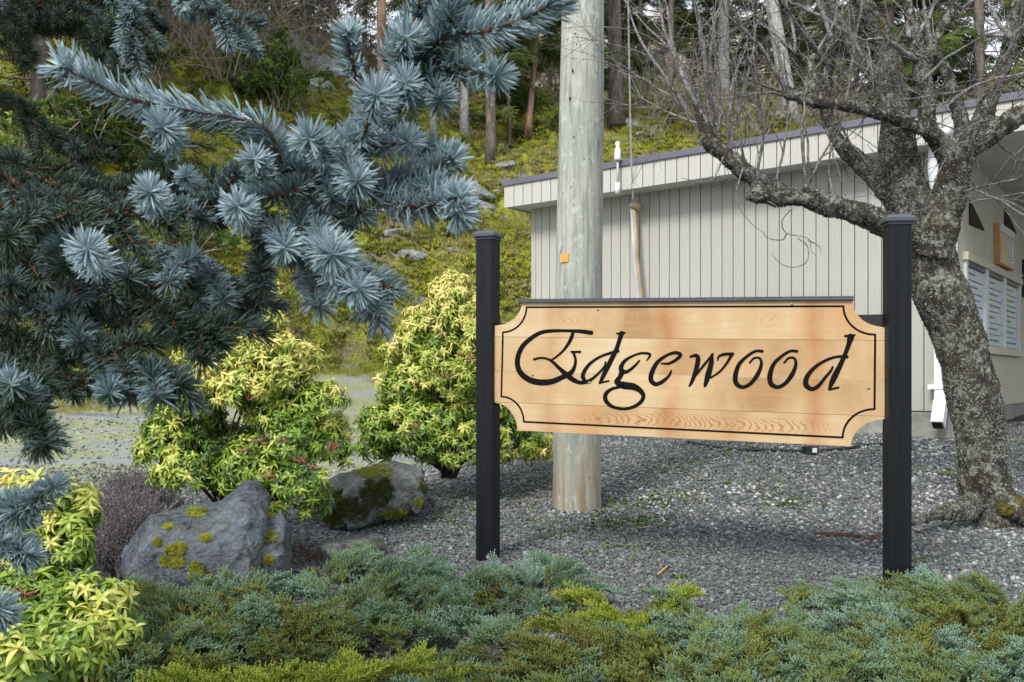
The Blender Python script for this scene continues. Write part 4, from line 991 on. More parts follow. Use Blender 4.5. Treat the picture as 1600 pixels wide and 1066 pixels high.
# flakes of lichen standing off the bark
def flake(seed):
    r = random.Random(seed); mb = MB(); n = 6
    for f in range(3):
        a0 = r.uniform(0, 6.28); c = Vector((r.uniform(-.4, .4), r.uniform(-.4, .4), .1)); tl = r.uniform(.3, 1.0)
        ring = [(c.x + .55 * math.cos(a) * r.uniform(.6, 1.2), c.y + .55 * math.sin(a) * r.uniform(.6, 1.2), c.z + tl * .5 * math.cos(a - a0) + r.uniform(-.1, .15)) for a in np.arange(n) / n * 6.28]
        V = ring + [tuple(c)]; mb.add(V, [np.array([[i, (i + 1) % n, n] for i in range(n)])], 0, r.uniform(.1, 1))
    return mb.mesh('flake', [MAT['lichen']], False)
fl = make_set('lichen_flake', [flake(i) for i in range(6)])
me = tr.data; npoly = len(me.polygons); cen = np.zeros(npoly * 3, np.float32); me.polygons.foreach_get('center', cen); cen = cen.reshape(-1, 3)
nor = np.zeros(npoly * 3, np.float32); me.polygons.foreach_get('normal', nor); nor = nor.reshape(-1, 3)
cl = fbm(cen[:, 0] * 7, cen[:, 1] * 7, cen[:, 2] * 5, 4, 77)
fac = np.clip((cl + .5) * 1.2, .15, 1); fac /= fac.sum()
pick = RNG.choice(npoly, 30000, p=fac)
s_ = RNG.uniform(.0035, .0095, len(pick))
scatter('lichen', fl, cen[pick] + nor[pick] * .001, rot_from(nor[pick] + RNG.normal(0, .35, (len(pick), 3))), s_, np.clip(.34 + .7 * cl[pick] + RNG.normal(0, .25, len(pick)), 0, 1), tree)
# twigs
def grow(starts, dirs, lens, k=7, curl=.35, up=0.0, droop=0.0):
    N = len(starts); d = dirs / (np.linalg.norm(dirs, axis=1, keepdims=True) + 1e-9)
    out = np.zeros((N, k, 3)); out[:, 0] = starts; bend = RNG.normal(0, curl / k, (N, 3))
    for i in range(1, k):
        d = d + bend + RNG.normal(0, curl * .35 / k * 2, (N, 3)) + np.array([0, 0, up / k]) - np.array([0, 0, droop / k]) * (i / k)
        d /= np.linalg.norm(d, axis=1, keepdims=True); out[:, i] = out[:, i - 1] + d * (lens / (k - 1))[:, None]
    return out
def kids(par, n, lmin, lmax, spread=.8, tmin=.2, **kw):
    N, k, _ = par.shape; a = RNG.integers(0, N, n); t = RNG.uniform(tmin, .97, n) * (k - 1); i = t.astype(int); f = (t - i)[:, None]
    s = par[a, i] * (1 - f) + par[a, np.minimum(i + 1, k - 1)] * f; T = par[a, np.minimum(i + 1, k - 1)] - par[a, i]
    T /= np.linalg.norm(T, axis=1, keepdims=True) + 1e-9
    pl_ = np.linalg.norm(par[a, -1] - par[a, 0], axis=1)
    return grow(s, T + RNG.normal(0, spread, (n, 3)) * .8, np.minimum(RNG.uniform(lmin, lmax, n), pl_ * .8 + .05), **kw)
WHIPS = [((1106, 205), (1040, 0), 7), ((1112, 195), (1078, -30), 6), ((1100, 200), (992, 20), 5), ((1098, 205), (965, -20), 5), ((1118, 215), (1148, -40), 6), ((1125, 228), (1112, 20), 5), ((1098, 190), (962, 96), 4), ((1135, 240), (1168, 60), 5),
         ((1108, 200), (1010, -60), 6), ((1120, 222), (1085, 0), 4), ((1140, 245), (1195, 0), 4), ((1260, 300), (1262, 120), 4), ((1262, 302), (1250, 150), 3), ((1255, 303), (1330, 130), 3), ((1228, 142), (1130, 20), 6), ((1232, 140), (1190, -40), 5), ((1245, 86), (1180, 30), 4), ((1242, 84), (1215, -30), 4), ((1268, 95), (1310, -20), 4),
         ((1436, 100), (1340, 60), 7), ((1340, 60), (1230, 0), 5), ((1420, 60), (1380, -30), 6), ((1430, 60), (1468, -30), 6), ((1455, 75), (1440, -20), 7), ((1290, 100), (1200, -30), 7), ((1300, 60), (1250, -30), 5), ((1580, 60), (1540, -20), 6), ((1570, 100), (1620, 20), 5), ((1590, 185), (1500, 210), 3), ((1600, 115), (1480, 165), 4),
         ((1545, 210), (1610, 260), 3), ((1500, 290), (1600, 338), 3), ((1498, 320), (1620, 322), 2.5), ((1505, 300), (1590, 280), 2.5), ((1230, 150), (1130, 155), 3), ((1222, 143), (1150, 110), 3), ((1360, 110), (1310, 20), 6), ((1400, 190), (1330, 90), 4), ((1447, 150), (1380, 130), 3.5), ((1290, 200), (1215, 120), 4), ((1355, 260), (1300, 120), 3),
         ((1185, 288), (1170, 90), 4), ((1166, 265), (1150, 100), 3), ((1209, 300), (1225, 80), 3), ((1100, 196), (1000, 150), 3), ((1320, 170), (1350, -20), 4), ((1380, 175), (1385, 40), 4), ((1440, 130), (1530, 60), 4), ((1500, 15), (1580, -40), 4), ((1300, 320), (1315, 200), 2)]
wh = []; wr2 = []
for (a, b_, r_) in WHIPS:
    Ya = 5.0 + random.uniform(-.05, .1); Yb = Ya + random.uniform(-.45, .35); p0, p1 = P(a[0], a[1], Ya), P(b_[0], b_[1], Yb); L_ = (p1 - p0).length
    mid = (p0 + p1) / 2 + Vector((random.uniform(-.09, .09), random.uniform(-.05, .05), random.uniform(-.03, .12))) * L_
    pts = spline([p0, mid, p1], 9); pts[1:] += RNG.normal(0, .006 * L_, (8, 3)); wh.append(pts); wr2.append(np.linspace(r_, 1.4, 9) * 5 / F * .75)
for pts, rr in zip(wh, wr2):
    mb = MB(); q = spline(pts, 20); mb.tube(q, np.interp(np.linspace(0, 8, 20), np.arange(9), rr), 6); obj('branch', mb.mesh('branch', [MAT['bark_twig']]), tree)
WH = np.array(wh)
gen1 = kids(WH, 170, .25, .75, .55, k=9, curl=.9, up=.35)
lp = [i for i in range(len(limb_pts)) if i not in (11, 12, 13)]
ls, ld = [], []
for _ in range(80):
    p_, r_ = limb_pts[random.choice(lp)]; i = random.randrange(len(p_) // 3 if p_ is limb_pts[0][0] else 1, len(p_) - 1)
    if p_ is limb_pts[0][0] and i < 40: i = random.randrange(42, len(p_) - 1)
    dv = RNG.normal(0, .7, 3) + np.array([0, 0, .8]); ls.append(p_[i]); ld.append(dv)
gen1b = grow(np.array(ls), np.array(ld), RNG.uniform(.15, .6, len(ls)), k=9, curl=1.0, up=.5)
g1 = np.concatenate([gen1, gen1b])
gen2 = kids(g1, 620, .10, .40, .8, k=7, curl=.9, up=.2)
gen3 = kids(np.concatenate([gen2[:, :7], ]), 700, .04, .16, .9, k=5, curl=.6)
hang = []
for st, pts in (((1222, 300), [(1240, 330), (1220, 350), (1232, 372), (1262, 372), (1272, 395), (1240, 410)]), ((1215, 318), [(1238, 340), (1265, 385), (1250, 405), (1210, 400)]), ((1098, 260), [(1110, 320), (1150, 350)]), ((1195, 290), [(1175, 250), (1190, 330), (1186, 300)])):
    pass
tw = MB()
for G, r0, r1, s_ in ((g1, .0034, .0014, 4), (gen2, .0021, .0010, 3), (gen3, .0013, .0007, 3)):
    k_ = G.shape[1]; V, q = batch(G, np.tile(np.linspace(r0, r1, k_), (len(G), 1)) * RNG.uniform(.7, 1.25, (len(G), 1)), s_); tw.add(V, [q])
for pts in ([(1238, 325), (1222, 345), (1229, 365), (1262, 372), (1268, 392), (1275, 400)], [(1229, 366), (1222, 375), (1200, 372), (1190, 360)], [(1246, 372), (1262, 385), (1260, 410), (1235, 418), (1215, 408), (1205, 395)], [(1262, 375), (1280, 385), (1283, 396)],
            [(1130, 245), (1118, 275), (1100, 285), (1065, 278)], [(1160, 265), (1150, 310), (1170, 345), (1195, 365)], [(1180, 120), (1184, 200), (1184, 270)], [(1290, 200), (1305, 250), (1320, 300), (1322, 340)]):
    tw.tube(spline([P(a[0], a[1], 4.95) for a in pts], 18), np.linspace(.0042, .0015, 18), 5)
obj('twigs', tw.mesh('twigs', [MAT['bark_twig']]), tree, kind='stuff')
# moss at the foot, roots in the gravel
moss_patches_src = tr
g = on_ground(1578, 805)
def mound(name, c, rx, ry, rz_, mat, parent=None, seed=0, **kw):
    bm = bmesh.new(); bmesh.ops.create_icosphere(bm, subdivisions=4, radius=1); V = np.array([v.co for v in bm.verts])
    d = 1 + .35 * fbm(V[:, 0] * 2 + seed, V[:, 1] * 2, V[:, 2] * 2, 4, seed) + .12 * fbm(V[:, 0] * 9, V[:, 1] * 9, V[:, 2] * 9, 3, seed)
    for v, k_ in zip(bm.verts, d): v.co = Vector((v.co.x * rx * k_, v.co.y * ry * k_, v.co.z * rz_ * k_))
    me = bpy.data.meshes.new(name); bm.to_mesh(me); bm.free(); me.materials.append(mat); me.polygons.foreach_set('use_smooth', np.ones(len(me.polygons), bool))
    o = bpy.data.objects.new(name, me); link(o, parent)
    if parent is None: o.location = c
    else: o.matrix_parent_inverse = parent.matrix_world.inverted(); o.location = c
    return tag(o, **kw)
mound('moss_clump', P(1578, 792, 5.08), .095, .08, .07, MAT['moss_dark'], tree, 3)
for k_, pts in enumerate(([(1272, 838, 3), (1290, 839, 9), (1325, 840, 7), (1352, 842, 4)], [(1340, 851, 4), (1356, 847, 10), (1372, 841, 8), (1392, 836, 7), (1430, 818, 6)])):
    mb = MB(); c = []
    for px, py, r_ in pts: g = on_ground(px, py); g.z += .006; c.append(g)
    mb.tube(spline(c, 16), np.interp(np.linspace(0, 3 if len(pts) == 4 else 4, 16), np.arange(len(pts)), [p_[2] * .0022 for p_ in pts]), 9)
    obj('exposed_root', mb.mesh('exposed_root', [MAT['root']]), label=('dark thin root lying in the gravel left of the right post', 'reddish-brown root surfacing from the gravel just behind the right post')[k_], cat='root')
for k_, (px, py, rx, lb) in enumerate(((1438, 734, .10, 'thin strip of bright moss on the gravel between the right post and the tree'), (1482, 740, .07, 'small bright moss strip touching the left side of the tree trunk base'), (1590, 689, .10, 'bright moss patch by the right edge of the photo behind the tree'))):
    g = on_ground(px, py); mound('moss_strip', g, rx, .035, .014, MAT['moss'], None, 20 + k_, label=lb, cat='moss')

# ------------------------------------------------------------------ broad-leaved evergreen shrubs (yellow tipped)
def leaf_np(L=1.0, W=.26, droop=.5, fold=.25, nseg=5):
    """one leaf along +x, tip at L, curling down"""
    V = []
    for i in range(nseg + 1):
        t = i / nseg; a = droop * t * t; w_ = W * math.sin(math.pi * min(1, (t * .93 + .05)) ** .85) * .5
        x = L * (t - .12 * a * t); z = -L * a * .5 * t
        V += [(x, -w_, z + fold * w_), (x, 0, z), (x, w_, z + fold * w_)]
    V = np.array(V); f = []
    for i in range(nseg):
        b_ = i * 3; f += [(b_, b_ + 3, b_ + 4, b_ + 1), (b_ + 1, b_ + 4, b_ + 5, b_ + 2)]
    return V, np.array(f)
def rotm(yaw, pitch, roll=0): return np.array(Matrix.Rotation(yaw, 3, 'Z') @ Matrix.Rotation(-pitch, 3, 'Y') @ Matrix.Rotation(roll, 3, 'X'))
def whorl(seed, L=.058, n=16, nseg=5):
    r = random.Random(seed); mb = MB()
    for i in range(n):
        t = i / n; yaw = i * 2.4 + r.uniform(-.3, .3); pitch = R(r.uniform(-38, -4) + 66 * t ** 2)
        V, f = leaf_np(L * r.uniform(.8, 1.15) * (1 - .35 * t), L * .215 * r.uniform(.85, 1.15), r.uniform(.5, 1.3), .3, nseg)
        V = V @ rotm(yaw, pitch, r.uniform(-.3, .3)).T + np.array([0, 0, .012 * t - (.02 if i < 4 else 0)])
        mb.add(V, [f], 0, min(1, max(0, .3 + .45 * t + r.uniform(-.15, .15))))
    mb.tube([(0, 0, -.05), (0, 0, .005)], [.0025, .0018], 4, 0, .1)
    return mb.mesh('leaf_whorl', [MAT['leaf']])
whorls = [whorl(i) for i in range(8)]; wset = make_set('leaf_whorl_shape', whorls)
def ohue(o, h): o['ihue'] = float(h)
# own meshes per brightness step so each whorl object keeps its own leaf colour
def shade_meshes(meshes, mat_name, base, steps):
    out = {}
    for s_ in steps:
        m = bpy.data.materials[mat_name].copy(); m.name = mat_name + '_tone'
        for n_ in m.node_tree.nodes:
            if n_.type == 'ATTRIBUTE' and n_.attribute_name == 'ihue':
                v = m.node_tree.nodes.new('ShaderNodeValue'); v.outputs[0].default_value = s_
                for l_ in list(n_.outputs['Fac'].links): m.node_tree.links.new(v.outputs[0], l_.to_socket)
        lst = []
        for me in meshes:
            c = me.copy(); c.materials.clear(); c.materials.append(m); lst.append(c)
        out[s_] = lst
    return out
STEPS = [.05, .2, .35, .48, .6, .72, .84, .97]
tones = shade_meshes(whorls, 'pieris_leaf', None, STEPS)
leaf_single = []
for k_ in range(4):
    V, f = leaf_np(.072, .021, .3 + .15 * k_, .3, 6); leaf_single.append(mesh_np('leaf', V, [f], [MAT['leaf']], {'hue': np.full(len(V), .45 + .1 * k_)}))
ltones = shade_meshes(leaf_single, 'pieris_leaf', None, STEPS)
def budmesh(seed):
    r = random.Random(seed); mb = MB()
    for i in range(16):
        d = Vector((r.gauss(0, 1), r.gauss(0, 1), abs(r.gauss(0, .6)))).normalized(); L_ = r.uniform(.02, .045)
        pts = [d * L_ * t + Vector((0, 0, -.012 * t * t)) for t in (0, .5, 1)]; mb.tube([tuple(p) for p in pts], [.0012, .003, .0022], 4)
        for t in (.55, .8, 1): mb.tube([tuple(d * L_ * t + Vector((0, 0, .004))), tuple(d * L_ * t + Vector((0, 0, -.006)))], [.0035, .002], 4)
    return mb.mesh('bud_cluster', [MAT['bud']])
buds = [budmesh(i) for i in range(3)]
def shrub(label, lobes, nw, base, seed, hue_fn, sc=1.0, budspots=(), leafy_near=0, stems=26, Yd=1.0):
    r = np.random.default_rng(seed); root = thing('evergreen_shrub', label, 'shrub', base)
    ar = np.array([l[2] * l[3] for l in lobes], float); ar /= ar.sum(); pts = []; nrm = []
    while len(pts) < nw:
        l = lobes[r.choice(len(lobes), p=ar)]; c = P(l[0], l[1], l[4]); k_ = l[4] / F
        d = r.normal(0, 1, 3); d /= np.linalg.norm(d)
        if d[1] > .45 or d[2] < -.75: continue
        rad = np.array([l[2] * k_, l[2] * k_ * .8 * Yd, l[3] * k_]) * r.uniform(.72, 1.12)
        p_ = np.array(c) + d * rad
        # skip if deep inside another lobe
        if any(sum(((p_[j] - P(m[0], m[1], m[4])[j]) / (m[(2, 2, 3)[j]] * m[4] / F * (1, .8 * Yd, 1)[j])) ** 2 for j in range(3)) < .45 for m in lobes if m is not l) and r.random() < .8: continue
        pts.append(p_); nrm.append(d * np.array([1, 1, .6]) + np.array([0, -.15, .75]) + r.normal(0, .22, 3))
    pts, nrm = np.array(pts), np.array(nrm); rots = rot_from(nrm); hz = np.array([hue_fn(p_, n_, r) for p_, n_ in zip(pts, nrm)])
    order = np.argsort(pts[:, 1]); n1 = min(300, nw); s_ = r.uniform(.8, 1.25, nw) * sc; nl = 0
    for rank, i in enumerate(order[:n1]):
        st = STEPS[int(np.argmin(abs(np.array(STEPS) - hz[i])))]
        Mx = Matrix.Translation(pts[i]) @ Euler(rots[i]).to_matrix().to_4x4() @ Matrix.Scale(s_[i], 4)
        if rank < leafy_near:
            w_ = bpy.data.objects.new('leaf_whorl', None); link(w_, root); w_.matrix_parent_inverse = root.matrix_world.inverted(); w_.matrix_basis = Mx
            for q in range(9):
                t = q / 9; lf = bpy.data.objects.new('leaf', ltones[st][r.integers(0, 4)]); link(lf, w_)
                lf.matrix_basis = Matrix(rotm(q * 2.4 + r.uniform(-.2, .2), R(r.uniform(-25, 0) + 60 * t * t), r.uniform(-.3, .3))).to_4x4() @ Matrix.Scale(1 - .3 * t, 4)
            continue
        w_ = bpy.data.objects.new('leaf_whorl', tones[st][r.integers(0, len(whorls))]); link(w_, root); w_.matrix_parent_inverse = root.matrix_world.inverted(); w_.matrix_basis = Mx
    rest = order[n1:]
    if len(rest): scatter('foliage', wset, pts[rest], rots[rest], s_[rest], hz[rest], root)
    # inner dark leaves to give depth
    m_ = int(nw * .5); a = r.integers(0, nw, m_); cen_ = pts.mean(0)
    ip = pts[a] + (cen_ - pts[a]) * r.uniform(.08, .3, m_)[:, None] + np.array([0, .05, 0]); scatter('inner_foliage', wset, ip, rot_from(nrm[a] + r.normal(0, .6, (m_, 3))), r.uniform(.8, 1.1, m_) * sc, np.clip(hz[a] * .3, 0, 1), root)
    b = Vector(base); sb = MB()
    for i in range(stems):
        tgt = Vector(pts[r.integers(0, nw)]); m1 = b.lerp(tgt, .4) + Vector((r.uniform(-.08, .08), r.uniform(-.05, .05), .06))
        q = spline([b + Vector((r.uniform(-.05, .05), r.uniform(-.03, .03), -.05)), m1, tgt], 9); sb = MB(); sb.tube(q, np.linspace(.013 if i < 8 else .008, .003, 9) * sc, 6)
        obj('stem', sb.mesh('stem', [MAT['stem']]), root)
    for k_, (px, py, Y) in enumerate(budspots):
        o = bpy.data.objects.new('flower_bud_cluster', buds[k_ % 3]); link(o, root); o.matrix_parent_inverse = root.matrix_world.inverted(); o.matrix_basis = Matrix.Translation(P(px, py, Y)) @ Matrix.Rotation(k_, 4, 'Z') @ Matrix.Scale(.85, 4)
    return root
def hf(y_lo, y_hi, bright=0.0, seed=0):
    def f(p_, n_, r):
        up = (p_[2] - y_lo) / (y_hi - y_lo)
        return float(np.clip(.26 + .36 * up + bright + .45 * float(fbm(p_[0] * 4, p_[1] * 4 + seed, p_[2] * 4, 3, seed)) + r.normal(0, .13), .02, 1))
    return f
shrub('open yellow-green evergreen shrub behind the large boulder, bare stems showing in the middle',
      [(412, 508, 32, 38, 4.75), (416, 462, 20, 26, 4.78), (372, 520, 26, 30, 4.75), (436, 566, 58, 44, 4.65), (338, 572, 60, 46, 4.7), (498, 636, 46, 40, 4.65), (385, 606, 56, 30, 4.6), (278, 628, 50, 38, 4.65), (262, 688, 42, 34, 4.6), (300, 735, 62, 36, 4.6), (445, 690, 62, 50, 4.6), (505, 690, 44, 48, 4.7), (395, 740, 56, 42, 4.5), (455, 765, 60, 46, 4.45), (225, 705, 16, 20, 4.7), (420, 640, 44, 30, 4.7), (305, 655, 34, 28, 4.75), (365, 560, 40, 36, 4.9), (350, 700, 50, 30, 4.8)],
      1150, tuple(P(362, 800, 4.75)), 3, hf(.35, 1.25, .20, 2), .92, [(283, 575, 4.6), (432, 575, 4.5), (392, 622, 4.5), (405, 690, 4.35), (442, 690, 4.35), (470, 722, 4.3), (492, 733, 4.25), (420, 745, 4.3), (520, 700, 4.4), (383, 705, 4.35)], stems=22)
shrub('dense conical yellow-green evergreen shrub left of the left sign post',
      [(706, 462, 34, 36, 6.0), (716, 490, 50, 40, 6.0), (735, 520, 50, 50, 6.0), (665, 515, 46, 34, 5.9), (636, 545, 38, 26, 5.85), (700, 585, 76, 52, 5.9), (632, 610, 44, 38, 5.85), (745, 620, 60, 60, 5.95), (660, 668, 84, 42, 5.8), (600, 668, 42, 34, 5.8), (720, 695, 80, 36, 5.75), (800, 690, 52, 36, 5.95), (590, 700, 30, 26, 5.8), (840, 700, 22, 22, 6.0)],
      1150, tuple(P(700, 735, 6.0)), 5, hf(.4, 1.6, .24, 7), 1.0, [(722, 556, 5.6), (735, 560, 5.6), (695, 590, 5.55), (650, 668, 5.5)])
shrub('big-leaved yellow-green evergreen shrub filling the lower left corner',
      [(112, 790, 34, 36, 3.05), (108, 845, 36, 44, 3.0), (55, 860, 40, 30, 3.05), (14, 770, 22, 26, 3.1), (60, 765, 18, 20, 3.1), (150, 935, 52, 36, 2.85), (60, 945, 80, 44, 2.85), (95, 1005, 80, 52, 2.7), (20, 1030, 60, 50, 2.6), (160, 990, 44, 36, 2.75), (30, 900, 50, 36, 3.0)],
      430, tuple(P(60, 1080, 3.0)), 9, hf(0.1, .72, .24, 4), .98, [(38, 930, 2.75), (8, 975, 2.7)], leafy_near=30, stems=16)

# grey-brown dry heather beside the boulder
def sprig(seed, L=.16, n=14, mat='heather'):
    r = random.Random(seed); mb = MB(); P0 = []
    for i in range(n):
        a = r.uniform(0, 6.28); l_ = L * r.uniform(.5, 1); q = [(0, 0, 0)]
        for k_ in (1, 2, 3): q.append((math.cos(a) * l_ * .16 * k_ + r.uniform(-.006, .006), math.sin(a) * l_ * .16 * k_ + r.uniform(-.006, .006), l_ * k_ / 3))
        P0.append(q)
    V, f = batch(np.array(P0), np.tile([.0011, .0009, .0012, .0006], (n, 1)), 3); mb.add(V, [f], 0, .3)
    P0 = np.array(P0)
    for i in range(n * 3):
        b_ = P0[r.randrange(n)]; t = r.uniform(.35, 1) * 3; j = min(2, int(t)); c = b_[j] + (b_[j + 1] - b_[j]) * (t - j)
        mb.tube([c, c + np.array([r.uniform(-.008, .008), r.uniform(-.008, .008), .008])], [.0022, .001], 3, 0, r.uniform(.3, 1))
    return mb.mesh('sprig', [MAT[mat]])
hset = make_set('heather_sprig', [sprig(i) for i in range(5)])
hr = thing('heather_shrub', 'wispy grey-brown dried heather left of the large boulder', 'shrub', P(200, 880, 4.3))
n = 750; px = RNG.normal(205, 30, n); Y = RNG.uniform(4.05, 5.0, n); x = (px - CX) / F * Y
hz = Hbase(x, Y) + RNG.uniform(0, .22, n) * np.clip(1 - abs(px - 205) / 75, .05, 1)
scatter('foliage', hset, np.c_[x, Y, hz], rot_from(np.c_[RNG.normal(0, .3, n), RNG.normal(-.1, .3, n), np.ones(n)]), RNG.uniform(.9, 1.5, n), RNG.uniform(.1, .9, n), hr)

# ------------------------------------------------------------------ creeping junipers
def jspray(seed, mat):
    """feathery spray along +x, 15 cm, slightly arched; side shoots with short scaly points"""
    r = np.random.default_rng(seed); mb = MB(); L = .15
    main = spline([(0, 0, 0), (L * .5, 0, .022), (L, 0, .012 + .02 * r.random())], 7); mb.tube(main, np.linspace(.0022, .0012, 7), 4, 0, .12)
    side = []; nb_ = 13
    for i in range(nb_):
        t = .15 + .83 * i / nb_; b_ = np.array([L * t, 0, .022 * math.sin(t * 3)]); sg = 1 if i % 2 else -1; l_ = .05 * (1 - t * .55) * r.uniform(.7, 1.2)
        d = np.array([.75, sg * .75, r.uniform(-.1, .75)]); d /= np.linalg.norm(d)
        side.append(np.array([b_, b_ + d * l_ * .5 + [0, 0, .003], b_ + d * l_ + [0, 0, .008]]))
    S = np.array(side + [np.array([main[4], main[5], main[6]])])
    V, f = batch(S, np.tile([.0015, .0019, .0009], (len(S), 1)), 3); mb.add(V, [f], 0, .45)
    pts = []; hu = []
    for s in S:
        l_ = np.linalg.norm(s[2] - s[0]); m_ = max(4, int(l_ / .0052))
        for j in range(m_):
            t = (j + .5) / m_ * 2; k_ = min(1, int(t)); b_ = s[k_] + (s[k_ + 1] - s[k_]) * (t - k_); T = (s[2] - s[0]) / l_
            d = T * .8 + r.normal(0, .55, 3) + [0, 0, .3]; d /= np.linalg.norm(d); q = r.uniform(.008, .017) * (1.15 - t * .3)
            pts.append([b_, b_ + d * q * .55, b_ + d * q]); hu.append(.3 + .35 * t + r.uniform(-.15, .15))
    V, f = batch(np.array(pts), np.tile([.0016, .0021, .0008], (len(pts), 1)), 3); mb.add(V, [f], 0, np.repeat(np.clip(hu, 0, 1), 9))
    return mb.mesh('spray', [MAT[mat]])
jset = make_set('juniper_spray', [jspray(i, 'juniper') for i in range(6)])
jyset = make_set('juniper_yellow_spray', [jspray(i + 20, 'juniper_y') for i in range(5)])
dset = make_set('dry_stick_spray', [sprig(i + 50, .14, 7, 'dead') for i in range(4)])
def juniper(label, lobes, n, seed, *a_, **k_):
    sh = k_.pop('shift', 0); return juniper_(label, [(l[0], l[1] + sh) + tuple(l[2:]) for l in lobes], n, seed, *a_, **k_)
def juniper_(label, lobes, n, seed, pset=jset, hue=(.62, .14), aim=None, sc=1.0, olive=.25, group=None):
    """lobes: px, py (centre of the pad), rx px, ry px on the ground, height m"""
    r = np.random.default_rng(seed); c0 = on_ground(lobes[0][0], lobes[0][1] + 20); root = thing('creeping_juniper', label, 'shrub', c0, group)
    Pp, Dd, Hh, Ss = [], [], [], []; ar = np.array([l[2] * l[3] for l in lobes], float); ar /= ar.sum(); cs = []
    for l in lobes:
        pv = l[1] + l[4] * 360 + 22; c = on_ground(l[0], pv, 1.3); cN = on_ground(l[0], pv + l[3] * .9, 1.3); cF = on_ground(l[0], pv - l[3] * .9, 1.3); cs.append((c, l[2] * c.y / F, max(.05, (cF.y - cN.y) / 2), l[4]))
    stems_, sr_ = [], []; per = 15; am = np.array(aim if aim is not None else (0, 0, 0), float)
    for _ in range(int(n / per * 1.22)):
        k_ = r.choice(len(lobes), p=ar); c, rx, ry, hh = cs[k_]; a = r.uniform(0, 6.283); q = r.uniform(0, .55) ** .8
        s0 = np.array([c.x + rx * q * math.cos(a), c.y + ry * q * math.sin(a), 0.]); s0[2] = float(Hbase(s0[0], s0[1])) + .01
        dd = np.array([math.cos(a) * 1.0, math.sin(a) * .8, 0]) + am * 1.6 + r.normal(0, .35, 3) * [1, 1, 0]; dd /= np.linalg.norm(dd) + 1e-9
        Lb = r.uniform(.5, 1.0) * (max(rx, .16) * .6 + .12); top = hh * r.uniform(.3, 1.15)
        e_ = s0 + dd * Lb; e_[2] = float(Hbase(e_[0], e_[1])) + top * r.uniform(.55, 1.0); m_ = (s0 + e_) / 2; m_[2] = (s0[2] + top * .95)
        bt = np.linspace(0, 1, 8)[:, None]; bp_ = s0 * (1 - bt) ** 2 + 2 * m_ * bt * (1 - bt) + e_ * bt ** 2; stems_.append(bp_); sr_.append(np.linspace(.0048, .0016, 8))
        bh = hue[0] + r.normal(0, hue[1] * .8) - max(0, float(fbm(s0[0] * 3.2 + 9, s0[1] * 3.2, None, 3, seed + 4)) - .0) * olive * 3.2
        if r.random() < .07: bh = .02
        for q_ in range(per):
            t = .28 + .72 * (q_ + r.random()) / per; p_ = s0 * (1 - t) ** 2 + 2 * m_ * t * (1 - t) + e_ * t * t; T = (m_ - s0) * (1 - t) + (e_ - m_) * t; T /= np.linalg.norm(T) + 1e-9
            sd = np.array([-T[1], T[0], 0]) * r.choice([-1, 1]) * r.uniform(.15, .85) * (1.15 - t); Pp.append(p_); Dd.append(T + sd + np.array([0, 0, r.uniform(-.1, .5)]))
            Hh.append(np.clip(bh + .34 * (t - .72) + r.normal(0, .07), 0, 1)); Ss.append(r.uniform(.5, .95) * sc)
    n = len(Pp)
    D_ = np.array(Dd); D_ /= np.linalg.norm(D_, axis=1, keepdims=True); yaw = np.arctan2(D_[:, 1], D_[:, 0]); pit = -np.arcsin(np.clip(D_[:, 2], -1, 1))
    rot = np.c_[r.normal(0, .5, n), pit, yaw]
    scatter('foliage', pset, Pp, rot, Ss, Hh, root)
    V, f = batch(np.array(stems_), np.array(sr_), 4); obj('stems', mesh_np('stems', V, [f], [MAT['dry_twig']]), root, kind='stuff')
    return root
juniper('wide blue-green juniper spreading from the boulder to the left sign post', [(470, 900, 70, 30, .12), (560, 905, 90, 36, .15), (640, 930, 80, 36, .15), (500, 950, 110, 44, .17), (330, 960, 80, 40, .15), (400, 990, 90, 40, .15), (620, 880, 60, 22, .08), (700, 925, 60, 24, .09), (590, 990, 60, 22, .10)], 1350, 1, aim=(.2, -.2, 0), olive=.3, shift=-24)
juniper('dark blue-green juniper at the foot of the large boulder beside the lower left shrub', [(250, 990, 60, 40, .17), (300, 930, 60, 24, .12), (225, 1030, 60, 34, .15), (330, 905, 40, 14, .16)], 520, 2, hue=(.52, .15), shift=-12)
juniper('blue-green juniper tuft hugging the right side of the left sign post', [(840, 905, 46, 24, .13), (800, 930, 50, 18, .09), (880, 900, 30, 18, .07), (770, 975, 26, 14, .12)], 330, 3, hue=(.75, .12), shift=-20)
juniper('bright yellow-green feathery juniper along the bottom edge left of centre', [(360, 1062, 80, 26, .13), (290, 1080, 70, 20, .10), (480, 1062, 60, 24, .13), (600, 1062, 70, 26, .12), (420, 1090, 90, 26, .12), (680, 1080, 30, 20, .08)], 700, 4, jyset, hue=(.42, .12), aim=(.1, -.1, 0), shift=14)
juniper('golden yellow juniper sprig clump on the gravel edge right of centre', [(985, 920, 46, 20, .10), (1010, 955, 50, 20, .12), (960, 985, 34, 14, .08)], 230, 5, jyset, hue=(.72, .14))
juniper('wide mixed green juniper mat across the bottom centre', [(860, 1000, 90, 34, .13), (780, 1030, 80, 30, .10), (940, 1040, 100, 36, .14), (1040, 1000, 70, 30, .12), (1080, 1050, 80, 34, .13), (820, 1075, 90, 30, .12), (960, 1090, 90, 30, .12), (1100, 960, 70, 24, .10)], 1020, 6, hue=(.56, .15), aim=(-.3, -.1, 0), olive=.55)
juniper('deep green juniper mat in front of the gravel between centre and right post', [(1180, 965, 90, 26, .12), (1260, 980, 90, 30, .13), (1150, 1010, 80, 30, .13), (1240, 1035, 100, 34, .14), (1330, 1010, 60, 30, .13), (1200, 1085, 110, 34, .12)], 980, 7, hue=(.55, .16), olive=.5)
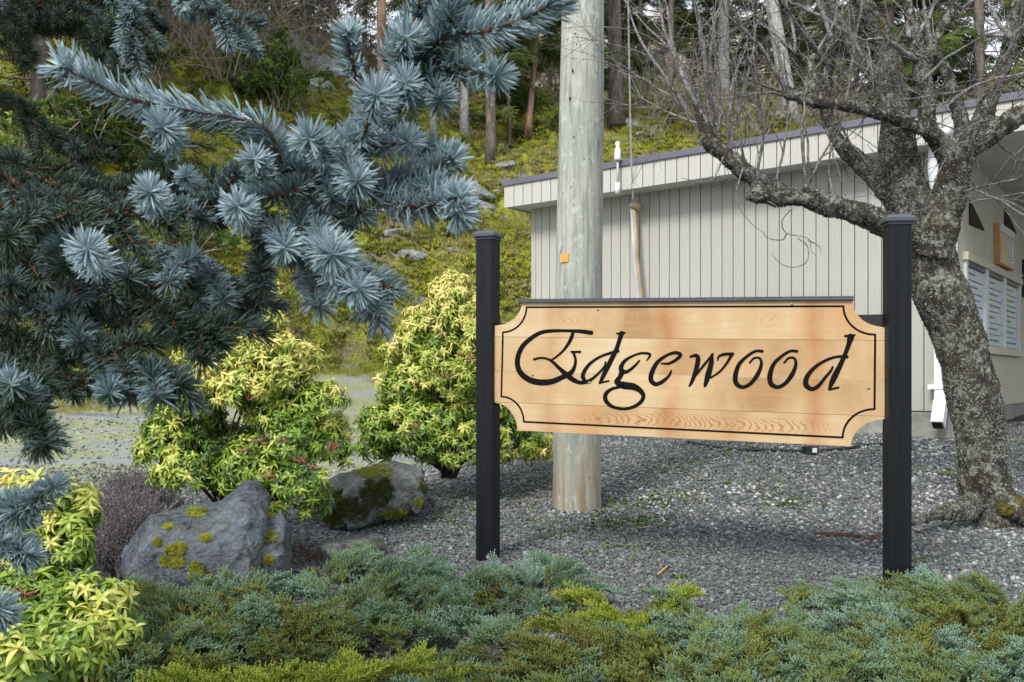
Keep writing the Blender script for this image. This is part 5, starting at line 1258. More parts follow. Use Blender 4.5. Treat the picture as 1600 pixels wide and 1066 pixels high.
juniper('pale blue juniper branches reaching around the foot of the right sign post', [(1390, 925, 70, 20, .09), (1330, 925, 40, 14, .07), (1470, 925, 90, 34, .14), (1540, 950, 90, 36, .16), (1420, 970, 100, 34, .15), (1500, 900, 50, 18, .12), (1600, 930, 60, 24, .12)], 1000, 8, hue=(.78, .12), aim=(-.5, -.1, 0), olive=.4)
juniper('pale blue-green juniper filling the lower right corner', [(1400, 1040, 110, 36, .14), (1500, 1020, 100, 36, .15), (1590, 1000, 70, 40, .15), (1560, 1070, 110, 36, .14), (1380, 1090, 110, 30, .12), (1330, 1060, 60, 26, .1)], 1050, 9, hue=(.72, .14), aim=(-.4, -.1, 0), olive=.4)
# dead sticks and leaf litter under the junipers
n = 420; sp = [(700, 985, 120, 22), (880, 940, 60, 30), (640, 1010, 60, 20), (460, 870, 60, 14), (1010, 990, 60, 16), (1330, 945, 40, 10), (430, 985, 60, 20)]
pts = []
for i in range(n):
    s_ = sp[RNG.integers(0, len(sp))]; g = on_ground(s_[0] + RNG.normal(0, s_[2] * .45), min(1080, s_[1] + RNG.normal(0, s_[3] * .45)), 1.8); pts.append((g.x, g.y, g.z - .004))
scatter('leaf_litter', dset, pts, rot_from(np.c_[RNG.normal(0, 1, n), RNG.normal(0, 1, n), RNG.uniform(.05, .7, n)]), RNG.uniform(.35, .9, n), RNG.uniform(0, .75, n), label='dry brown sticks and dead juniper litter on the dark soil', cat='leaf litter')
for k_, (a, b_, lb) in enumerate((((1190, 870), (1208, 838), 'x'), )): pass
g0, g1_ = on_ground(1029, 905), on_ground(1043, 889); mb = MB(); mb.box(((g0.x + g1_.x) / 2, (g0.y + g1_.y) / 2, (g0.z + g1_.z) / 2 + .016), (.008, (g1_ - g0).length * 1.0, .006), rz=-.4)
obj('wood_splinter', mb.mesh('wood_splinter', [MAT['box_wood']], False), label='short orange wood splinter on the pale gravel right of the left post', cat='wood splinter')
g0, g1_ = on_ground(996, 831), on_ground(1026, 830); mb = MB(); mb.tube([g0 + Vector((0, 0, .016)), g0.lerp(g1_, .5) + Vector((0, 0, .02)), g1_ + Vector((0, 0, .016))], [.004, .005, .003], 6)
obj('grey_stick', mb.mesh('grey_stick', [MAT['dry_twig']]), label='short grey stick lying on the gravel right of the pole', cat='stick')

# small weeds and fallen leaves in the gravel
def weed(seed, n=9, L=.05, mat='bush'):
    r = random.Random(seed); mb = MB()
    for i in range(n):
        V, f = leaf_np(L * r.uniform(.5, 1), L * .3, r.uniform(.2, .9), .3, 3); V = V @ rotm(r.uniform(0, 6.28), R(r.uniform(5, 65))).T; mb.add(V, [f], 0, r.random())
    return mb.mesh('weed', [MAT[mat]])
wdset = make_set('weed_tuft', [weed(i) for i in range(4)]); flset = make_set('fallen_leaf', [weed(i + 9, 1, .05, 'dead') for i in range(4)])
sp = [(980, 815, 60, 14, 170), (960, 795, 40, 12, 120), (1040, 780, 60, 16, 110), (1240, 790, 40, 14, 60), (1060, 905, 10, 3, 14), (860, 830, 40, 20, 60), (1420, 880, 30, 10, 14), (820, 760, 40, 30, 60), (1330, 730, 60, 14, 40), (1190, 705, 90, 8, 120), (1550, 720, 40, 20, 16), (1060, 730, 90, 20, 160), (1180, 760, 70, 20, 120), (720, 800, 40, 30, 90), (1000, 860, 90, 16, 60), (840, 740, 30, 20, 60)]
pts = []
for px, py, sx, sy, m_ in sp:
    for i in range(m_): g = on_ground(px + RNG.normal(0, sx * .6), py + RNG.normal(0, sy * .6)); pts.append((g.x, g.y, g.z + .004))
n = len(pts); scatter('weeds', wdset, pts, np.c_[np.zeros((n, 2)), RNG.uniform(0, 6.28, n)], RNG.uniform(.3, .7, n), RNG.uniform(.2, .8, n), label='thin green weeds sprouting through the gravel round the pole', cat='weeds')
pts = []
for i in range(240): g = on_ground(RNG.uniform(450, 1600), RNG.uniform(700, 960)); pts.append((g.x, g.y, g.z + .014))
n = len(pts); scatter('fallen_leaves', flset, pts, np.c_[RNG.normal(0, .25, (n, 2)), RNG.uniform(0, 6.28, n)], RNG.uniform(.2, .55, n), RNG.uniform(.2, 1, n), label='scattered small brown fallen leaves on the gravel', cat='fallen leaves')

# ------------------------------------------------------------------ blue spruce, its boughs hanging into the upper left
sp_ = thing('blue_spruce', 'blue spruce whose needle-covered boughs hang across the upper left foreground', 'tree', (-1.45, 1.7, .0))
mb = MB(); mb.tube([(-1.45, 1.7, -.1), (-1.46, 1.72, 1.2), (-1.45, 1.75, 3.2)], [.12, .10, .07], 14); obj('trunk', mb.mesh('trunk', [MAT['spruce_wood']]), sp_)
def needles(curve, nlen, n, hue, dens_tip=1.0, upb=.5, wid=.00125, r=RNG, face=False):
    """needles round a shoot: V, quads, hue"""
    k = len(curve); t = np.r_[r.random(int(n * .82)), 1 - r.random(n - int(n * .82)) ** 1.5 * .08]; n = len(t); f = t * (k - 1); i = np.minimum(f.astype(int), k - 2); fr_ = (f - i)[:, None]
    b = curve[i] * (1 - fr_) + curve[i + 1] * fr_; T = curve[i + 1] - curve[i]; T /= np.linalg.norm(T, axis=1, keepdims=True)
    rad = r.normal(0, 1, (n, 3)); rad -= T * (rad * T).sum(1, keepdims=True); rad /= np.linalg.norm(rad, axis=1, keepdims=True)
    rad[:, 2] += upb * .6; rad -= T * (rad * T).sum(1, keepdims=True); rad /= np.linalg.norm(rad, axis=1, keepdims=True)
    tipn = t > .93; ang = np.radians(np.where(tipn, np.where(face, r.uniform(38, 92, n), r.uniform(12, 70, n)), r.uniform(52, 70, n) - 10 * t))[:, None]
    rad = rad + r.normal(0, .12, (n, 3)); d = T * np.cos(ang) + rad * np.sin(ang); d /= np.linalg.norm(d, axis=1, keepdims=True); L = (nlen * r.uniform(.78, 1.1, n) * (1 - .18 * (t > .97)))[:, None]
    d2 = d + T * (.12 if face else .34) + np.array([0, 0, .10]); d2 /= np.linalg.norm(d2, axis=1, keepdims=True)
    p1 = b + d * L * .5; p2 = p1 + d2 * L * .34; p3 = p2 + (d2 + T * .12) * L * .16
    V, q = batch(np.stack([b, p1, p2, p3], 1), np.tile([wid * .8, wid, wid * .85, wid * .25], (n, 1)), 4)
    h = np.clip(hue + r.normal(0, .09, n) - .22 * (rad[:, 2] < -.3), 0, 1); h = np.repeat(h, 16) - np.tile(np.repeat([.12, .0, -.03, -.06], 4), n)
    return V, q, np.clip(h, 0, 1)
nshoot = 0
def shoot(pts, hue, nlen=.030, dens=1.0, upb=.5, twig_r=.0026, fine=1.0):
    global nshoot
    c = spline(pts, 9); L = np.linalg.norm(np.diff(c, axis=0), axis=1).sum(); n = int((36 + L * 1650) * dens)
    mb = MB(); mb.tube(c, np.linspace(twig_r * 1.3, twig_r * .8, 9), 6); tw_ = obj('shoot', mb.mesh('shoot', [MAT['spruce_twig']]), sp_); nshoot += 1
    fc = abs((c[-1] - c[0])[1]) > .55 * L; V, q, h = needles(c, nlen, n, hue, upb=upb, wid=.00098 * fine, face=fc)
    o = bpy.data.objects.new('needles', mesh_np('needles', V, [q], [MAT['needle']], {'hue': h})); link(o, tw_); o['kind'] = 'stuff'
    return c
def PP(l): return [P(*a) for a in l]
BR_ = [  # wood, hue, side-shoot length m, spacing m, wood radius, side tips face
 ([(-80, 300, 1.45), (60, 335, 1.40), (200, 335, 1.34), (330, 325, 1.28), (430, 300, 1.2)], .30, .085, .040, .006),
 ([(-80, 380, 1.32), (60, 405, 1.26), (200, 450, 1.2), (300, 510, 1.13), (345, 535, 1.1)], .28, .075, .034, .006),
 ([(-80, 440, 1.30), (60, 480, 1.25), (160, 545, 1.16), (280, 600, 1.06)], .36, .065, .034, .006),
 ([(-80, 560, 1.2), (0, 605, 1.10), (40, 655, 1.04), (78, 688, 1.01)], .26, .06, .034, .005),
 ([(-80, 190, 1.65), (40, 270, 1.55), (160, 300, 1.45), (280, 300, 1.36), (380, 300, 1.3)], .22, .09, .042, .006),
 ([(-60, 500, 1.55), (100, 545, 1.45), (190, 590, 1.36)], .30, .07, .036, .005),
 ([(-60, 300, 1.7), (100, 400, 1.6), (250, 430, 1.55), (390, 455, 1.45)], .30, .085, .040, .006),
 ([(230, 380, 1.7), (300, 430, 1.62), (390, 500, 1.5)], .55, .06, .034, .004),
 ([(-60, 240, 1.45), (40, 300, 1.35), (120, 360, 1.25), (90, 420, 1.15)], .30, .07, .036, .005),
 ([(380, 330, 1.38), (410, 380, 1.34), (400, 440, 1.28)], .40, .07, .036, .004),
 ([(430, 270, 1.25), (500, 330, 1.2), (500, 400, 1.16), (560, 440, 1.12), (585, 480, 1.08)], .66, .055, .034, .004),
 ([(430, 270, 1.25), (500, 285, 1.18), (570, 300, 1.14), (650, 312, 1.08), (718, 318, 1.03)], .66, .055, .034, .005),
 ([(380, 300, 1.30), (440, 262, 1.22), (520, 235, 1.16), (590, 190, 1.12), (640, 110, 1.09), (700, 52, 1.05)], .60, .058, .038, .006),
 ([(-60, 50, 2.5), (60, 50, 2.3), (160, 60, 2.1), (200, 110, 2.0)], .18, .13, .06, .007),
 ([(120, -60, 2.1), (190, -10, 2.0), (205, 40, 1.95), (205, 85, 1.9)], .50, .085, .045, .004),
 ([(240, -60, 2.0), (300, 0, 1.9), (350, 35, 1.85), (388, 62, 1.8)], .52, .085, .045, .004),
 ([(-60, -30, 2.3), (80, 10, 2.2), (200, -10, 2.1), (330, -20, 2.0)], .25, .12, .06, .006),
 ([(-60, 130, 2.5), (40, 180, 2.4), (120, 250, 2.2), (170, 300, 2.0)], .14, .13, .06, .006),
 ([(-100, 800, 1.25), (-30, 800, 1.16), (50, 792, 1.08)], .66, .03, .030, .004),
 ([(-100, 830, 1.25), (-30, 845, 1.16), (45, 866, 1.10)], .70, .028, .030, .004),
 ([(-80, 960, 1.15), (5, 960, 1.06)], .66, .025, .030, .003),
 ([(-60, 420, 1.9), (80, 470, 1.8), (220, 480, 1.7), (330, 470, 1.6)], .22, .11, .05, .006),
 ([(-60, 540, 1.9), (60, 580, 1.8), (170, 600, 1.7)], .25, .09, .045, .005),
 ([(-60, 620, 1.5), (-10, 640, 1.4), (40, 660, 1.3)], .25, .06, .04, .005),
]
tk = Vector((-1.45, 1.72, 0))
for wi, (pts, hue, sl_, spc, wr_) in enumerate(BR_):
    c = PP(pts)
    if pts[0][0] < 0: c = [Vector((-1.42, 1.72, c[0].z + .12))] + c
    q = spline(c, 40); mb = MB(); mb.tube(q, np.linspace(wr_ * 1.3, wr_ * .5, 40), 7); obj('branch', mb.mesh('branch', [MAT['spruce_wood'] if wi % 2 else MAT['spruce_twig']]), sp_)
    qv = spline(PP(pts), 60); seg = np.r_[0, np.cumsum(np.linalg.norm(np.diff(qv, axis=0), axis=1))]; tot = seg[-1]
    # needles along the branch itself (its younger part)
    i0 = 18 if tot > .45 else 6; shoot([Vector(v) for v in qv[i0::6]], hue - .05, .027, .75, twig_r=.0025)
    shoot([Vector(qv[-9]), Vector(qv[-5]), Vector(qv[-1])], min(.95, hue + .12), .029, 1.0)
    s_ = .03; sd = 1
    while s_ < tot - .02:
        i = int(np.searchsorted(seg, s_)); p_ = Vector(qv[min(i, 58)]); T = (Vector(qv[min(i + 1, 59)]) - Vector(qv[max(0, i - 1)])).normalized()
        side = T.cross(Vector((0, 0, 1))).normalized() * sd; u = s_ / tot; ln = 1.3 * sl_ * random.uniform(.75, 1.2) * (1 - .35 * u)
        d = (T * random.uniform(.8, 1.25) + side * random.uniform(.1, .5) + Vector((0, 0, random.uniform(-.75, .45)))).normalized()
        e_ = p_ + d * ln; m_ = p_ + d * ln * .5 + Vector((0, 0, .006))
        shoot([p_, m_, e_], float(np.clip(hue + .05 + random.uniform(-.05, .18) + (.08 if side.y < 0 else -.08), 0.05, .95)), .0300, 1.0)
        sd = -sd; s_ += spc * random.uniform(.8, 1.3) * .85
# the pale shoots that face us, placed one by one: base, tip, hue
FACE = [((262, 168, 1.12), (190, 150, 1.08), (96, 103, 1.02), .93, .034), ((440, 255, 1.14), (405, 195, 1.1), (270, 168, 1.07), .80, .030), ((430, 240, 1.14), (350, 190, 1.14), (275, 180, 1.14), .6, .028),
        ((275, 230, 1.16), (262, 212, 1.1), (254, 198, 1.045), .90, .030), ((250, 330, 1.14), (240, 315, 1.08), (234, 300, 1.02), .93, .028), ((385, 350, 1.12), (378, 336, 1.06), (371, 322, 1.0), .95, .027),
        ((155, 420, 1.08), (145, 405, 1.02), (136, 389, .955), .98, .030), ((490, 360, 1.12), (505, 385, 1.06), (520, 398, .99), .92, .036), ((430, 350, 1.12), (440, 370, 1.08), (446, 388, 1.03), .88, .028),
        ((545, 245, 1.12), (570, 205, 1.06), (588, 148, .98), .90, .036), ((620, 120, 1.12), (625, 90, 1.07), (636, 58, 1.02), .88, .028), ((640, 170, 1.12), (638, 150, 1.07), (634, 130, 1.02), .84, .029),
        ((556, 125, 1.12), (548, 90, 1.08), (544, 50, 1.05), .86, .026), ((520, 240, 1.12), (498, 228, 1.06), (482, 216, 1.02), .86, .030), ((420, 290, 1.16), (408, 268, 1.1), (398, 248, 1.04), .84, .026),
        ((530, 235, 1.12), (545, 262, 1.06), (558, 285, 1.0), .84, .030), ((560, 222, 1.12), (600, 226, 1.08), (640, 222, 1.04), .86, .028), ((600, 280, 1.14), (660, 272, 1.08), (708, 246, 1.04), .86, .028),
        ((640, 270, 1.16), (655, 250, 1.12), (668, 228, 1.08), .8, .022), ((600, 318, 1.1), (660, 322, 1.05), (718, 308, 1.0), .93, .030), ((520, 420, 1.1), (530, 435, 1.04), (560, 452, .99), .9, .030),
        ((500, 420, 1.14), (490, 450, 1.1), (500, 480, 1.06), .78, .028), ((700, 52, 1.06), (780, 45, 1.02), (868, 3, .98), .90, .036), ((690, 60, 1.06), (702, 20, 1.04), (712, -40, 1.02), .84, .034),
        ((660, 80, 1.1), (720, 105, 1.06), (778, 120, 1.01), .82, .030), ((655, 95, 1.1), (672, 125, 1.07), (688, 158, 1.03), .74, .028), ((640, 60, 1.12), (655, 10, 1.08), (662, -40, 1.05), .84, .030),
        ((600, 95, 1.16), (650, 30, 1.1), (690, 5, 1.06), .8, .03), ((310, 290, 1.2), (298, 284, 1.14), (290, 276, 1.08), .9, .018), ((70, 640, 1.1), (45, 615, 1.05), (16, 600, 1.0), .7, .028),
        ((180, 590, 1.16), (176, 600, 1.1), (172, 615, 1.04), .62, .024), ((60, 330, 1.2), (40, 345, 1.14), (10, 372, 1.08), .42, .028), ((120, 330, 1.25), (70, 350, 1.2), (20, 390, 1.14), .4, .028),
        ((460, 330, 1.14), (470, 350, 1.1), (462, 400, 1.06), .66, .028), ((300, 400, 1.2), (290, 410, 1.16), (262, 440, 1.1), .75, .026), ((310, 420, 1.26), (330, 430, 1.2), (350, 470, 1.14), .7, .026), ((480, 285, 1.16), (455, 300, 1.1), (400, 310, 1.06), .6, .028),
        ((30, 800, 1.1), (55, 782, 1.06), (84, 760, 1.02), .72, .024)]
for a, m_, b_, hue, nl in FACE: shoot(PP([a, m_, b_]), hue, nl, 1.05, upb=.25, fine=1.12)

# ------------------------------------------------------------------ hillside cover: moss tufts, dry grass, stones
def hill_pts(n, ymin=9, ymax=34, wide=1.25, bias=1.0):
    y = ymin + (ymax - ymin) * RNG.random(n) ** bias; x = (RNG.random(n) - .5) * y * wide; k_ = (y - foot(x) > -.25); x, y = x[k_], y[k_]; return x, y
x, y = hill_pts(60000, 9.5, 30, 1.22, 1.4); nzv = fbm(x * .9, y * .9, None, 4, 91); k_ = nzv > -.32; x, y, nzv = x[k_], y[k_], nzv[k_]; n = len(x)
scatter('hillside_moss', mset, np.c_[x, y, Hhill(x, y) - .03], np.c_[RNG.normal(0, .4, (n, 2)), RNG.uniform(0, 6.28, n)], RNG.uniform(.10, .26, n), np.clip(.44 + .8 * nzv + .35 * fbm(x * .35, y * .35, None, 3, 133) + RNG.normal(0, .15, n), 0, .97), label='thick yellow-green moss and small plants covering the slope', cat='moss')
x, y = hill_pts(20000, 10, 34, 1.22, 1.2); nzv = fbm(x * .5 + 5, y * .5, None, 3, 95); k_ = nzv > .12; x, y = x[k_], y[k_]; n = len(x)
scatter('dry_grass', gset, np.c_[x, y, Hhill(x, y) - .02], np.c_[RNG.normal(0, .3, (n, 2)), RNG.uniform(0, 6.28, n)], RNG.uniform(.12, .30, n), RNG.uniform(.72, 1, n), label='tan dry grass between the moss on the slope', cat='dry grass')
x = RNG.uniform(-6.5, .6, 5200); y = RNG.uniform(9, 14.6, 5200); k_ = (y < foot(x) + .1) & (fbm(x * .8, y * 1.6, None, 3, 97) + np.clip((y - foot(x) + 1.6), -1, 1) * .5 > .12); x, y = x[k_], y[k_]; n = len(x)
scatter('verge_grass', gset, np.c_[x, y, Hbase(x, y) - .01], np.c_[RNG.normal(0, .3, (n, 2)), RNG.uniform(0, 6.28, n)], RNG.uniform(.05, .13, n), RNG.uniform(.3, .95, n), label='short faded grass along the far edge of the drive', cat='grass')
rk = []
def stone(seed):
    bm = bmesh.new(); bmesh.ops.create_icosphere(bm, subdivisions=4, radius=1); V = np.array([v.co for v in bm.verts]); r = np.random.default_rng(seed)
    pl_ = r.normal(0, 1, (11, 3)); pl_ /= np.linalg.norm(pl_, axis=1, keepdims=True); dd = r.uniform(.55, .95, 11); dt = V @ pl_.T; rr = np.min(np.where(dt > .05, dd / np.maximum(dt, .05), 9), 1); rr = np.minimum(rr, 1.0) * (1 + .12 * fbm(V[:, 0] * 3 + seed, V[:, 1] * 3, V[:, 2] * 3, 4, seed))
    for v, k2 in zip(bm.verts, rr): v.co *= k2
    me = bpy.data.meshes.new('hill_rock'); bm.to_mesh(me); bm.free(); me.materials.append(MAT['rock3']); me.polygons.foreach_set('use_smooth', np.ones(len(me.polygons), bool)); return me
stones = [stone(i) for i in range(4)]
for k_, (px, py, s_) in enumerate(((862, 240, .3), (790, 252, .3), (740, 290, .5), (700, 300, .6), (1000, 208, .25), (640, 395, .3), (720, 355, .35), (565, 430, .25), (770, 300, .3), (1075, 145, .9), (1010, 130, .8), (1150, 150, .7), (590, 330, .4), (455, 95, .9), (485, 130, .8), (430, 60, 1.0), (610, 400, .18), (690, 230, .4), (655, 330, .3), (750, 320, .3), (985, 188, .35), (1110, 175, .5), (1180, 165, .5), (1215, 178, .4), (680, 270, .35), (790, 340, .25), (705, 385, .22), (620, 360, .25), (560, 380, .3), (470, 60, 1.2), (500, 90, .9))):
    g = on_ground(px, py, 9); o = bpy.data.objects.new('hillside_rock', stones[k_ % 4]); link(o); o.location = g + Vector((0, .1, -s_ * .38)); o.rotation_euler = (random.uniform(-.3, .3), 0, random.uniform(0, 6)); s_ *= .85; o.scale = (s_ * 1.5, s_, s_ * .62)
    tag(o, 'pale grey rock poking out of the mossy slope', 'rock', 'rocks poking out of the mossy slope')

# ------------------------------------------------------------------ trees and thickets up the hill
def firspray(seed):
    """flat drooping conifer spray along +x, 0.55 m"""
    r = np.random.default_rng(seed); mb = MB(); S = []; L = .55
    for i in range(11):
        t = .08 + .9 * i / 11; b_ = np.array([L * t, 0, -.07 * t * t]); sg = 1 if i % 2 else -1; l_ = .24 * (1 - t * .7) * r.uniform(.7, 1.2); d = np.array([.75, sg * .7, r.uniform(-.35, .05)]); S.append([b_, b_ + d * l_ * .5, b_ + d * l_ + [0, 0, -.02]])
    S.append([[0, 0, 0], [L * .5, 0, -.02], [L, 0, -.08]]); S = np.array(S, float)
    V, f = batch(S, np.tile([.006, .005, .003], (len(S), 1)), 3); mb.add(V, [f], 0, .1); pts = []; hu = []
    for s in S:
        l_ = np.linalg.norm(s[2] - s[0]); m_ = int(l_ / .011)
        for j in range(m_):
            t = (j + .5) / m_ * 2; k2 = min(1, int(t)); b_ = s[k2] + (s[k2 + 1] - s[k2]) * (t - k2); d = (s[2] - s[0]) / l_ * .5 + r.normal(0, .5, 3) * [1, 1, .55]; d /= np.linalg.norm(d); pts.append([b_, b_ + d * r.uniform(.025, .045)]); hu.append(r.uniform(.2, .9))
    V, f = batch(np.array(pts), np.tile([.0062, .003], (len(pts), 1)), 3); mb.add(V, [f], 0, np.repeat(hu, 6)); return mb.mesh('fir_spray', [MAT['fir']])
fset = make_set('fir_spray_shape', [firspray(i) for i in range(5)])
def conifer(label, px, py, Y, rpx, h, crown0, width, n, bark='bark_fir', lean=(0, 0), seed=0, hue=.45, group=None):
    r = np.random.default_rng(seed + 100); g = Vector(((px - CX) / F * Y, Y, 0)); g.z = float(H(g.x, Y)) - .1 if py is None else 0
    if py is not None: g = on_ground(px, py, 12); Y = g.y; g.z -= .1
    root = thing('conifer', label, 'tree', g, group); k2 = 16; t = np.linspace(0, 1, k2)
    pts = np.c_[g.x + lean[0] * t * h + .05 * fbm(t * 3, t * 0 + seed, oct=2), g.y + .05 * fbm(t * 3, t * 0 + seed + 9, oct=2), g.z + h * t]
    rr = rpx * Y / F * np.interp(t, [0, .05, 1], [1.35, 1.0, .3]); V, fs_ = sweep(pts, rr, 14); V += .12 * rpx * Y / F * fbm(V[:, 0] * 9, V[:, 1] * 9, V[:, 2] * 2, 3, seed)[:, None] * np.array([1, 1, 0])
    o = obj('trunk', mesh_np('trunk', V, fs_, [MAT[bark]]), root)
    if n == 0: return root
    nbr = max(6, n // 14); B0, B1, SP, SD, SH = [], [], [], [], []
    for i in range(nbr):
        u = r.random() ** 1.0; z = crown0 + (1 - crown0) * u; j = z * (k2 - 1); a = r.uniform(0, 6.28); c = pts[int(j)] + (pts[min(int(j) + 1, k2 - 1)] - pts[int(j)]) * (j - int(j)); l_ = width * (1.05 - .6 * u) * r.uniform(.5, 1.1)
        d = np.array([math.cos(a), math.sin(a), r.uniform(-.35, .2)]); e_ = c + d * l_; e_[2] -= .12 * l_; mid_ = c + d * l_ * .5 + np.array([0, 0, .06 * l_]); B0.append([c, mid_, e_])
        for q in range(14):
            v = r.uniform(.25, 1.03); p_ = c * (1 - v) ** 2 + 2 * mid_ * v * (1 - v) + e_ * v * v; sd = np.array([-d[1], d[0], 0]) * r.choice([-1, 1]) * r.uniform(.2, .9)
            SP.append(p_ + r.normal(0, .05, 3)); SD.append(d * .8 + sd + np.array([0, 0, r.uniform(-.5, 0)])); SH.append(hue + r.normal(0, .16) + .1 * v)
    V, f = batch(np.array(B0), np.tile([.022, .016, .006], (nbr, 1)), 4); obj('limbs', mesh_np('limbs', V, [f], [MAT['bark_fir']]), root, kind='stuff')
    D_ = np.array(SD); D_ /= np.linalg.norm(D_, axis=1, keepdims=True); rot = np.c_[r.normal(0, .4, len(SP)), -np.arcsin(np.clip(D_[:, 2], -1, 1)), np.arctan2(D_[:, 1], D_[:, 0])]
    scatter('crown', fset, SP, rot, r.uniform(.8, 1.5, len(SP)), np.clip(SH, 0, 1), root)
    return root
conifer('tall conifer with a straight orange-brown trunk rising behind the spruce tips', 597, 250, 23, 8, 15, .5, 2.4, 500, 'bark_red', seed=1)
conifer('thin grey-trunked conifer just right of the orange-brown trunk', 634, None, 25, 5, 13, .5, 2.0, 350, 'bark_fir', seed=2)
conifer('slim bare grey trunk left of the two standing mid-slope', 678, 208, 24, 5, 12, .62, 1.8, 260, 'bark_pale', seed=3)
conifer('bare grey trunk second from the pole\'s left side, mid-slope', 726, 214, 25, 6.5, 13, .55, 2.2, 320, 'bark_pale', seed=4)
conifer('stout rough grey trunk with foliage on its right, halfway up the slope', 766, 256, 22.5, 8, 13, .48, 2.2, 380, 'bark_fir', seed=5)
conifer('small dark leaning conifer with a thin reddish trunk left of the pole', 826, 212, 23, 5, 7.5, .22, 1.7, 520, 'bark_red', lean=(.07, 0), seed=6, hue=.62)
conifer('thick brown conifer trunk just right of the pole', 966, 194, 22, 12, 14, .5, 2.6, 420, 'bark_fir', lean=(-.03, 0), seed=7)
conifer('low bushy green young conifer beside the stout grey trunk', 796, 232, 21.5, 3, 3.2, .02, 1.0, 300, 'bark_fir', seed=8, hue=.65)
conifer('pale smooth leaning trunk behind the fruit tree twigs', 1240, None, 24, 12, 13, .6, 2.4, 300, 'bark_pale', lean=(-.16, 0), seed=9)
conifer('straight pale trunk behind the upright whips of the fruit tree', 1130, None, 27, 9, 14, .5, 2.4, 380, 'bark_pale', seed=10)
conifer('tall pale trunk at the far left behind the spruce boughs', 176, None, 17, 8, 15, .45, 2.4, 420, 'bark_pale', seed=11)
conifer('narrow grey trunk above the roof seen through the twigs', 1048, None, 25, 5, 12, .5, 2.0, 300, 'bark_fir', seed=12)
conifer('conifer with dark drooping boughs behind the main trunk of the fruit tree', 1390, None, 26, 9, 13, .12, 2.9, 1200, 'bark_fir', seed=13)
conifer('bushy green conifer near the right edge above the roof', 1530, None, 24, 9, 12, .12, 2.9, 1300, 'bark_fir', seed=14, hue=.6)
conifer('shady dark conifer nearest the left edge behind the spruce', 60, None, 14.5, 12, 12, .02, 2.6, 1700, 'bark_fir', seed=15, hue=.25)
conifer('dark conifer filling the gap left of the pale left trunk', 120, None, 20, 10, 13, .03, 3.0, 1500, 'bark_fir', seed=16, hue=.4)
conifer('green conifer behind the spruce between the hanging tips', 255, None, 21, 8, 11, .0, 2.6, 1200, 'bark_fir', seed=17, hue=.66)
conifer('olive conifer behind the long arched spruce shoot', 345, None, 24, 8, 10, .02, 2.6, 1100, 'bark_fir', seed=18, hue=.58)
k_ = 0
for px, Y, h_, w_, n_, hu in ((930, 40, 13, 3.4, 700, .5), (1050, 36, 12, 3.4, 700, .5), (1230, 38, 13, 3.4, 700, .5), (1420, 30, 12, 3.4, 700, .55), (700, 42, 13, 3.4, 600, .5), (860, 42, 13, 3.4, 600, .5), (430, 36, 11, 3.0, 420, .5), (520, 33, 12, 3, 520, .5), (570, 38, 13, 3.2, 420, .45), (660, 37, 13, 3, 420, .5), (740, 36, 14, 3.2, 420, .45), (815, 33, 11, 2.8, 420, .5), (905, 34, 12, 3, 420, .5), (1000, 33, 12, 3, 480, .45), (1085, 38, 11, 3, 420, .5), (1180, 32, 9, 2.6, 480, .55), (1290, 33, 12, 3.2, 520, .5), (1340, 27, 9, 2.4, 460, .55), (1460, 33, 12, 3, 480, .55), (1590, 30, 12, 3, 480, .55), (10, 24, 13, 3, 520, .3), (200, 28, 12, 3, 460, .45), (290, 31, 12, 3, 420, .5), (480, 27, 9, 1.8, 300, .5)):
    conifer('distant green conifer in the row along the top of the hill', px, None, Y, 4, h_, .04, w_ * 1.1, int(n_ * 1.6), 'bark_fir', seed=40 + k_, hue=hu, group='distant conifers along the top of the hill'); k_ += 1
# bare thickets and leafy bushes on the slope
def thicket(label, px, Y, w_, h_, n, hue_, seed, leaf=0, lhue=.6, mat='dry_twig', group=None):
    r = np.random.default_rng(seed); x = (px - CX) / F * Y; g = Vector((x, Y, float(H(x, Y)) - .05)); root = thing('hill_bush', label, 'shrub', g, group); m_ = 26
    s0 = np.tile(np.array(g), (m_, 1)) + r.normal(0, .12 * w_, (m_, 3)) * [1, 1, 0]; d0 = np.c_[r.normal(0, .55 * w_ / h_, m_), r.normal(0, .4 * w_ / h_, m_), np.ones(m_)]
    a = grow(s0, d0, r.uniform(.6, 1.1, m_) * h_, k=8, curl=.7); b_ = kids(a, n, .15 * h_, .45 * h_, .8, k=6, curl=.8); c = kids(b_, n * 2, .08 * h_, .22 * h_, .9, k=5, curl=.7); tb_ = MB()
    for G, r0 in ((a, .016), (b_, .008), (c, .0045)): V, q = batch(G, np.tile(np.linspace(r0, r0 * .4, G.shape[1]), (len(G), 1)), 3); tb_.add(V, [q])
    obj('twigs', tb_.mesh('twigs', [MAT[mat]]), root, kind='stuff')
    if leaf:
        al = np.concatenate([b_.reshape(-1, 3), c.reshape(-1, 3)]); pk = al[r.integers(0, len(al), leaf)] + r.normal(0, .05, (leaf, 3)); scatter('foliage', lset, pk, np.c_[r.normal(0, .6, (leaf, 2)), r.uniform(0, 6.28, leaf)], r.uniform(.7, 1.6, leaf), np.clip(lhue + r.normal(0, .2, leaf), 0, 1), root)
    return root
lset = make_set('bush_leaf_tuft', [weed(i + 30, 12, .09) for i in range(4)])
thicket('bright green leafy bush low on the slope behind the arched spruce shoot', 432, 19, 1.1, 1.7, 90, .5, 1, 1400, .6)
thicket('yellow-leaved bush at the far left edge behind the spruce', 12, 12, .9, 1.8, 80, .5, 2, 800, .95)
thicket('light green bush just inside the left edge under the spruce', 150, 14.5, 1.2, 1.4, 90, .5, 3, 500, .25)
thicket('brown twiggy bush at the foot of the slope under the spruce bough', 300, 13.0, .9, .6, 120, .5, 4, 160, .3)
